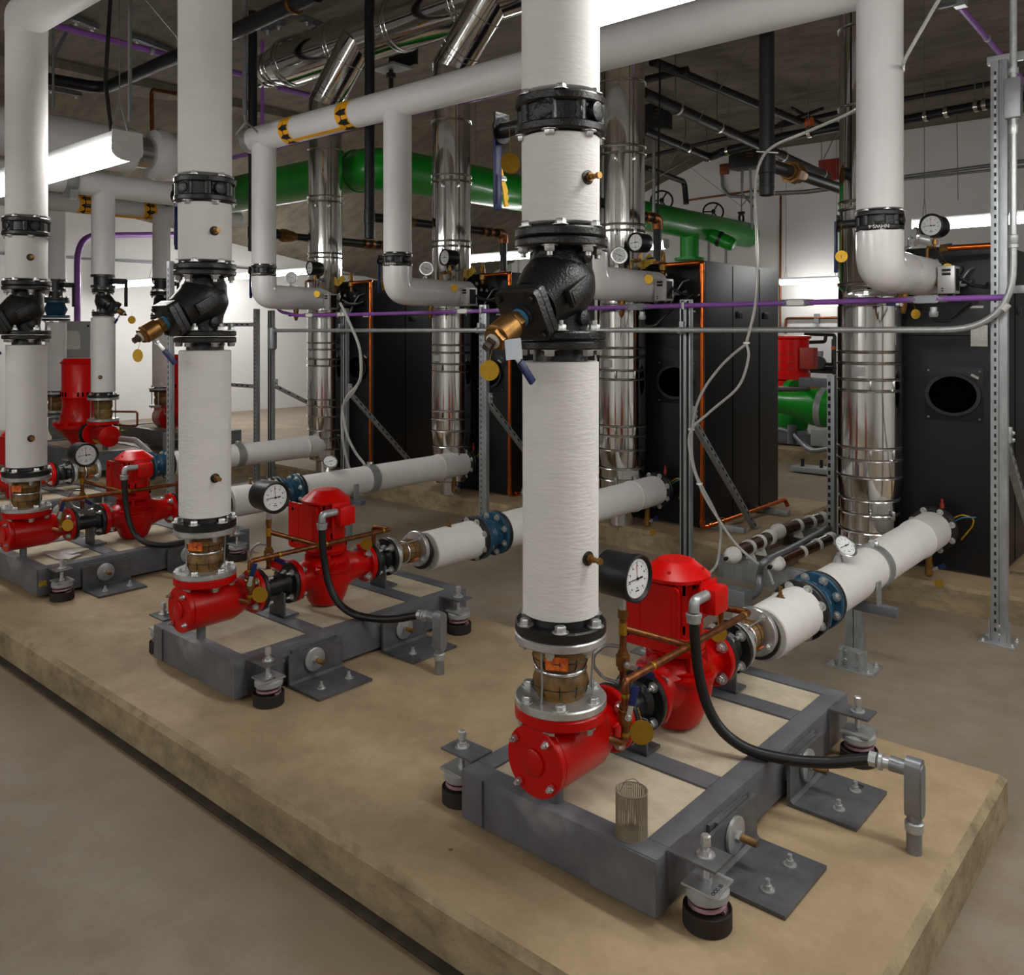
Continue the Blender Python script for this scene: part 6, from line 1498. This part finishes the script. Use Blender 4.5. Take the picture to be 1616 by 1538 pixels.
def far_pump(x, y, lab, s=1.0):
    t = thing('vertical_pump', lab, 'pump', (x, y, .46), 'red vertical pumps of the far group')
    B().lathe((x, y, .46), (0, 0, 1), [(0, .09), (.03, .11), (.12, .19), (.16, .225), (.20, .275), (.235, .275), (.25, .24), (.28, .22)], 40).lathe((x - .30, y, .60), (1, 0, 0), [(0, .09), (.2, .12), (.5, .11), (.55, .10)], 28).make('volute', 'red', t)
    b = B().lathe((x, y, .73), (0, 0, 1), [(0, .225), (.05, .205), (.24, .185), (.28, .20)], 40)
    for k in range(8):
        an = k*PI/4; b.box((x + .2*math.cos(an), y + .2*math.sin(an), .79), (.03, .03, .06), Matrix.Rotation(an, 3, 'Z'))
    b.make('motor_stool', 'red', t)
    m = B().lathe((x, y, 1.00), (0, 0, 1), [(0, .195), (.01, .203), (.09, .203), (.10, .196), (.40, .196), (.405, .20)], 40).make('motor', 'redm', t)
    B().lathe((x, y, 1.405), (0, 0, 1), [(0, .212), (.012, .215), (.02, .20), (.06, .17), (.065, 0)], 32).make('motor_canopy', 'redm', t)
    b = B()
    for k in range(26):
        an = 2*PI*k/26
        if k % 6 < 4: b.box((x + .203*math.cos(an), y + .203*math.sin(an), 1.05), (.006, .02, .05), Matrix.Rotation(an, 3, 'Z'))
    b.make('vent_slot', 'void', m, smooth=False)
    b = B()
    for k in range(14):
        an = 2*PI*k/14; b.box((x + .262*math.cos(an), y + .262*math.sin(an), .705), (.05, .05, .035), Matrix.Rotation(an, 3, 'Z'))
    b.make('casing_bolt', 'red', t)
    B().disc((x + .26, y, .60), (1, 0, 0), .03, .13, 32).make('inlet_flange', 'castb', t)
    return t
far_pump(-10.47, 4.28, 'tall red pump standing far back between the two left risers')
far_pump(-10.98, 5.88, 'tall red pump far back, a strip showing beside the slotted post')
def far_base(x0, x1, y0, y1, lab):
    t = thing('inertia_base', lab, 'pump base', ((x0+x1)/2, (y0+y1)/2, .26), 'bases of the far pump group')
    B().box(((x0+x1)/2, y0 + .04, .36), (x1-x0, .08, .2), None, .004).box(((x0+x1)/2, y1 - .04, .36), (x1-x0, .08, .2), None, .004).box((x0 + .04, (y0+y1)/2, .36), (.08, y1-y0-.16, .2)).box((x1 - .04, (y0+y1)/2, .36), (.08, y1-y0-.16, .2)).make('steel_frame', 'frame', t)
    B().box(((x0+x1)/2, (y0+y1)/2, .355), (x1-x0-.16, y1-y0-.16, .19)).make('concrete_fill', 'fill', t, smooth=False)
    for (xx, yy) in ((x0 + .15, y0 - .075), (x1 - .15, y0 - .075)):
        q = B().cyl((xx, yy, .17), (xx, yy, .215), .065, n=24).make('rubber_cup', 'cup', t)
        B().cyl((xx, yy, .215), (xx, yy, .28), .05, n=20).box((xx, yy, .40), (.12, .15, .01)).cyl((xx, yy, .26), (xx, yy, .50), .012).make('spring_mount', 'yel' if xx < (x0+x1)/2 else 'zinc', q)
    return t
far_base(-11.1, -9.55, 3.95, 4.68, 'grey base with concrete fill under the tall red pump far back')
far_base(-12.1, -10.3, 5.5, 6.3, 'grey base of the far pump beside the slotted post')
# left set: butterfly, blue flexible joint, pipe
far_butterfly((xa_, ya_, 2.31), (.8, .6, 0), 'black butterfly valve on the leftmost distant drop')
t = thing('flexible_connector', 'blue rubber flexible joint on the leftmost distant drop', 'flexible connector', (xa_, ya_, 1.93), 'flexible connectors of the far pump group')
B().lathe((xa_, ya_, 1.99), (0, 0, 1), [(0, .11), (.03, .12), (.08, .145), (.13, .12), (.16, .11)], 32).make('rubber_bellows', 'blue', t)
B().disc((xa_, ya_, 1.955), (0, 0, 1), .035, .165, 32).disc((xa_, ya_, 2.15), (0, 0, 1), .035, .165, 32).make('blue_flange', 'blue', t)
B().disc((xa_, ya_, 1.915), (0, 0, 1), .03, .17, 32).disc((xa_, ya_, 2.19), (0, 0, 1), .03, .165, 32).cyl((xa_, ya_, 2.22), (xa_, ya_, 2.31), .09).make('black_flange', 'castb', t)
B().ring((xa_, ya_, 2.22), (0, 0, 1), .14, 8, .014, .018).ring((xa_, ya_, 1.915), (0, 0, -1), .14, 8, .014, .018).make('bolt_ring', 'zinc', t)
t = thing('insulated_pipe', 'white lower pipe of the leftmost distant drop', 'pipe', (xa_, ya_, .9), 'white lower pipes of the far pump group')
B().cyl((xa_, ya_, 1.0), (xa_, ya_, 1.90), .127, n=32).make('insulation', 'wrap', t)
B().disc((xa_, ya_, .93), (0, 0, 1), .03, .165, 32).cyl((xa_, ya_, .95), (xa_, ya_, 1.01), .1).make('flange', 'castb', t)
t = thing('flexible_connector', 'amber flexible connector under the leftmost distant drop', 'flexible connector', (xa_, ya_, .66), 'flexible connectors of the far pump group')
far_bellows(t, (xa_, ya_, .745))
o = B().lathe((xa_, ya_, .66), (0, 0, 1), [(0, .15), (.03, .15), (.03, .10), (.055, .09)], 24).tube([(xa_, ya_, .64), (xa_, ya_, .46), (xa_ + .5, ya_, .44)], .09, 20, bend=.15).lathe((xa_, ya_, .19), (0, 0, 1), [(0, .05), (.2, .05)], 12).make('pipe_elbow', 'cond'); tag(o, 'grey elbow and foot below the leftmost distant drop', 'pipe')
# right set
far_butterfly((xc_, yc_, 2.37), (.8, .6, 0), 'black butterfly valve on the rightmost distant drop')
t, _ = strainer((xc_, yc_, 1.95), (.85, .52, 0), lab='small black strainer on the rightmost distant drop, half hidden', scale=1.05)
t['group'] = 'strainer valves of the far pump group'
t = thing('insulated_pipe', 'white lower pipe of the rightmost distant drop', 'pipe', (xc_, yc_, .9), 'white lower pipes of the far pump group')
B().cyl((xc_, yc_, 1.0), (xc_, yc_, 1.92), .122, n=32).make('insulation', 'wrap', t)
B().disc((xc_, yc_, .93), (0, 0, 1), .03, .16, 32).cyl((xc_, yc_, .95), (xc_, yc_, 1.01), .1).make('flange', 'castb', t)
t = thing('flexible_connector', 'amber flexible connector under the rightmost distant drop', 'flexible connector', (xc_, yc_, .66), 'flexible connectors of the far pump group')
far_bellows(t, (xc_, yc_, .745))
t = thing('suction_diffuser', 'red diffuser below the rightmost distant drop', 'pump suction fitting', (xc_, yc_, .33))
B().tube([(xc_, yc_, .72), (xc_, yc_, .62), (xc_ + .16, yc_, .60)], .10, 20, bend=.1).make('inlet_elbow', 'cond', t)
B().lathe((xc_ + .06, yc_ - .02, .59), (1, -.1, 0), [(0, .13), (.04, .16), (.3, .16), (.32, .10), (.36, .09)], 28).make('body', 'red', t)
B().box((xc_ + .22, yc_, .45), (.10, .10, .10)).make('support_leg', 'frame', t)
# panel
q = at(118, 540, d=12.6)
t = thing('electrical_cabinet', 'light grey control panel box with a pinned paper behind the far red pump', 'control panel', q)
B().box((q.x, q.y, q.z), (.08, .42, .62), None, .006).make('enclosure', 'lgrey', t)
o_ = B()
for dy in (.17,):
    for dz in (-.24, .24): o_.cyl((q.x + .04, q.y + dy, q.z + dz), (q.x + .047, q.y + dy, q.z + dz), .016)
o_.make('panel_screw', 'ink', t)
B().prism([(-.22, -.10), (.06, -.10), (.06, .10), (.02, .17), (-.22, .17)], (q.x + .043, q.y, q.z), (0, 1, 0), (0, 0, 1), (.004, 0, 0)).make('pinned_paper', 'paper', t, smooth=False)
B().box((q.x - .06, q.y, q.z*.5), (.05, .05, q.z)).make('strut_leg', 'strut', t)
# purple conduit loop on the far wall
run('purple_conduit', 'purple conduit bending down the far wall behind the left risers', 'conduit', [at(122, 520, X=-14.5), at(122, 372, X=-14.5), at(300, 369, X=-16.0)], .05, 'purple', bend=.5)
o = B().box((X0 + .03, at(330, 420, X=X0).y, at(330, 420, X=X0).z), (.05, 9.5, .04)).make('wall_rail', 'cond', smooth=False); tag(o, 'thin grey rail along the far left wall', 'rail')
# grey conduit from the far base
run('flexible_conduit', 'silver flexible conduit arching down near the second riser', 'conduit', [at(190, 692, Y=4.4), at(215, 695, Y=4.3), at(237, 715, Y=4.2), at(243, 745, Y=4.15)], .03, 'galv', bend=.2)
o = B().box((-9.6, 4.9, .30), (.07, .06, .60)).make('strut_stub', 'strut', smooth=False); tag(o, 'short grey strut stub at the corner of the far base', 'strut channel')

# ------------------------------------------------------------------ third group seen through the gap between the boilers
q = at(1249, 600, Y=11.9); x, y = q.x, q.y
t = thing('vertical_pump', 'big red pump motor seen through the gap between the boilers', 'pump', (x, y, .3))
B().lathe((x, y, .75), (0, 0, 1), [(0, .26), (.05, .24), (.30, .22), (.33, .23)], 36).make('motor_stool', 'redm', t)
mo = B().lathe((x, y, 1.08), (0, 0, 1), [(0, .21), (.02, .26), (.12, .26), (.13, .24), (.58, .24), (.60, .27), (.63, .27), (.64, .2)], 40).make('motor', 'redm', t)
b = B()
for k in range(10):
    for z in (1.25, 1.35, 1.46): 
        if k % 3: b.box((x + .241*math.cos(k*.63), y + .241*math.sin(k*.63), z), (.01, .05, .03), Matrix.Rotation(k*.63, 3, 'Z'))
b.make('vent_slot', 'dkred', mo, smooth=False)
B().box((x + .30, y - .12, 1.40), (.20, .16, .30), None, .01).make('terminal_box', 'dkred', t)
B().lathe((x, y, .30), (0, 0, 1), [(0, .12), (.1, .22), (.3, .25), (.45, .24)], 36).lathe((x - .45, y - .25, .85), (1, .4, 0), [(0, .12), (.3, .16), (.8, .12)], 28).make('volute', 'green', t)
t = thing('green_pipe', 'thick green suction pipe with a silver strap seen between the boilers', 'pipe', at(1265, 640, Y=11.2))
a_, b_ = at(1215, 632, Y=11.0), at(1330, 648, Y=11.0)
d = b_ - a_
B().lathe(a_, d, [(0, .14), (d.length*.28, .15), (d.length*.62, .24), (d.length*.95, .24)], 36).make('pipe', 'green', t)
s_ = a_ + d*.70
B().lathe(s_, d, [(0, .24), (0, .25), (.08, .25), (.08, .24)], 36, cap=False).make('strap', 'galv', t)
B().cyl(at(1250, 670, Y=11.0), at(1250, 700, Y=11.0), .06).make('support_leg', 'frame', t)
t = thing('flexible_connector', 'amber connector behind the green pipe between the boilers', 'flexible connector', at(1282, 622, Y=11.7), 'flexible connectors of the third group')
a_, b_ = at(1262, 622, Y=11.7), at(1302, 624, Y=11.7); d = b_ - a_
B().lathe(a_, d, [(0, .13), (d.length*.2, .14), (d.length*.48, .12), (d.length*.5, .14), (d.length*.8, .14), (d.length, .13)], 28).make('rubber_bellows', 'ochre', t)
B().disc(a_, d, .04, .18, 28).disc(b_, d, .04, .18, 28).make('flange', 'zinc', t)
o = B().disc(at(1246, 619, Y=11.5), (1, -.3, 0), .10, .18, 24).make('green_flange', 'green'); tag(o, 'green flange between red pump and amber connector in the gap', 'flange')
q = at(1287, 603, Y=11.3)
t = thing('control_box', 'grey perforated bracket and box over the green pipe in the gap', 'control box', q)
B().box(q, (.38, .2, .12), None, .004).make('box', 'frame', t)
B().box(q - V((0, .05, .14)), (.6, .16, .07)).make('bracket', 'strut', t)
q = at(1293, 690, Y=10.6)
o = B().box(q, (.16, .16, .20), None, .004).make('floor_bracket', 'lgrey'); tag(o, 'small grey block hanging on the slotted post in the gap', 'bracket')
# slotted post left of the right flue
q = at(1313, 900, Z=.1)
t = thing('strut_post', 'slotted strut post close to the left of the right-hand flue', 'post', (-2.36, 6.62, .1))
pz_ = at(1313, 600, Y=6.85)
B().box((pz_.x, pz_.y, .72), (.06, .06, 1.44), None, .003).make('upright', 'strut', t)
slots(t, (pz_.x - .01, pz_.y, .1), (0, 0, 1.3), 22, (0, -1, 0), .031, .034, .02)
# base and floor plate beyond
q0 = at(1222, 690, Y=11.6)
t = thing('inertia_base', 'grey base under the pump seen between the boilers', 'pump base', (x, 11.9, .2))
B().box((x + .2, 11.95, .30), (1.9, 1.0, .16), None, .004).make('steel_frame', 'frame', t)
B().cyl((x - .1, 11.32, .2), (x - .1, 11.32, .30), .07).make('isolator', 'cup', t)
B().cyl((x - .1, 11.32, .30), (x - .1, 11.32, .42), .05).make('spring', 'pink', t)
run('flexible_conduit', 'grey conduit arching down in front of the far plinth in the gap', 'conduit', [at(1226, 676, Y=11.0), at(1250, 682, Y=11.0), at(1272, 705, Y=10.9), at(1285, 712, Y=10.8), at(1318, 706, Y=10.8)], .035, 'cond', bend=.2)
q = at(1300, 742, Z=.05)
t = thing('floor_plate', 'grey steel plate with three studs on the floor between the boilers', 'plate', q)
B().box(q, (.75, .28, .06), None, .003).make('plate', 'lgrey', t)
b = B()
for k in range(3): b.cyl(q + V((-.25 + .22*k, .05*k - .05, .03)), q + V((-.25 + .22*k, .05*k - .05, .13)), .022, n=8)
b.make('stud', 'castb', t)
# instrument pipes on the wall
YW = 15.9
t = thing('instrument_piping', 'thin black instrument pipework and dial in front of the far wall in the gap', 'pipework', at(1295, 560, Y=YW))
b = B()
for P in ([(1270, 527), (1317, 528), (1317, 610)], [(1275, 540), (1302, 539), (1303, 530)], [(1315, 535), (1315, 575), (1300, 574)], [(1270, 585), (1318, 587)], [(1275, 580), (1320, 581)]):
    b.tube([at(px, py, Y=YW) for px, py in P], .035, 8, bend=.05)
b.make('pipe', 'castb', t)
B().lathe(at(1294, 572, Y=YW - .1), (0, -1, 0), [(0, .12), (.06, .12)], 24).make('dial_case', 'castb', t)
B().box(at(1291, 558, Y=YW - .1), (.16, .10, .10)).make('transmitter', 'lgrey', t)
B().box(at(1315, 549, Y=YW - .1), (.06, .06, .06)).make('orange_knob', 'orng', t)
run('wall_conduit', 'thin brown conduit line on the wall above the red pump in the gap', 'conduit', [at(1240, 526, Y=Y1-.05), at(1240, 502, Y=Y1-.05), at(1322, 501, Y=Y1-.05)], .025, 'copo', bend=.06)
o = B().box(at(1289, 502, Y=Y1-.04), (.10, .06, .18)).make('conduit_clip', 'cond', smooth=False); tag(o, 'grey clip on the brown wall conduit in the gap', 'clip')
run('black_pipe', 'black rod crossing the gap between boiler and bracket', 'rod', [at(1218, 614, Y=8.6), at(1275, 614, Y=11.0)], .03, 'grill')
# ------------------------------------------------------------------ camera, world, view
w = bpy.data.worlds.new('room_air'); SC.world = w; w.use_nodes = True
w.node_tree.nodes['Background'].inputs['Color'].default_value = (.9, .95, 1, 1)
w.node_tree.nodes['Background'].inputs['Strength'].default_value = 0.0
cam = bpy.data.cameras.new('camera'); co = bpy.data.objects.new('camera', cam); COL.objects.link(co)
co.location = (0, 0, HC); co.rotation_euler = (PI/2, 0, YAW)
cam.sensor_fit = 'HORIZONTAL'; cam.sensor_width = 36.0; cam.lens = 36.0*FPX/1616.0
cam.shift_x = 0.0; cam.shift_y = -(769.0 - HY)/1616.0
cam.clip_start = 0.05; cam.clip_end = 200
SC.camera = co
SC.view_settings.view_transform = 'Standard'; SC.view_settings.look = 'None'
SC.view_settings.exposure = 1.3; SC.view_settings.gamma = 1.0
SC.view_settings.use_curve_mapping = False
SC.cycles.max_bounces = 8; SC.cycles.diffuse_bounces = 5; SC.cycles.glossy_bounces = 5; SC.cycles.transmission_bounces = 6
SC.cycles.use_denoising = True
SC.cycles.sample_clamp_indirect = 6.0
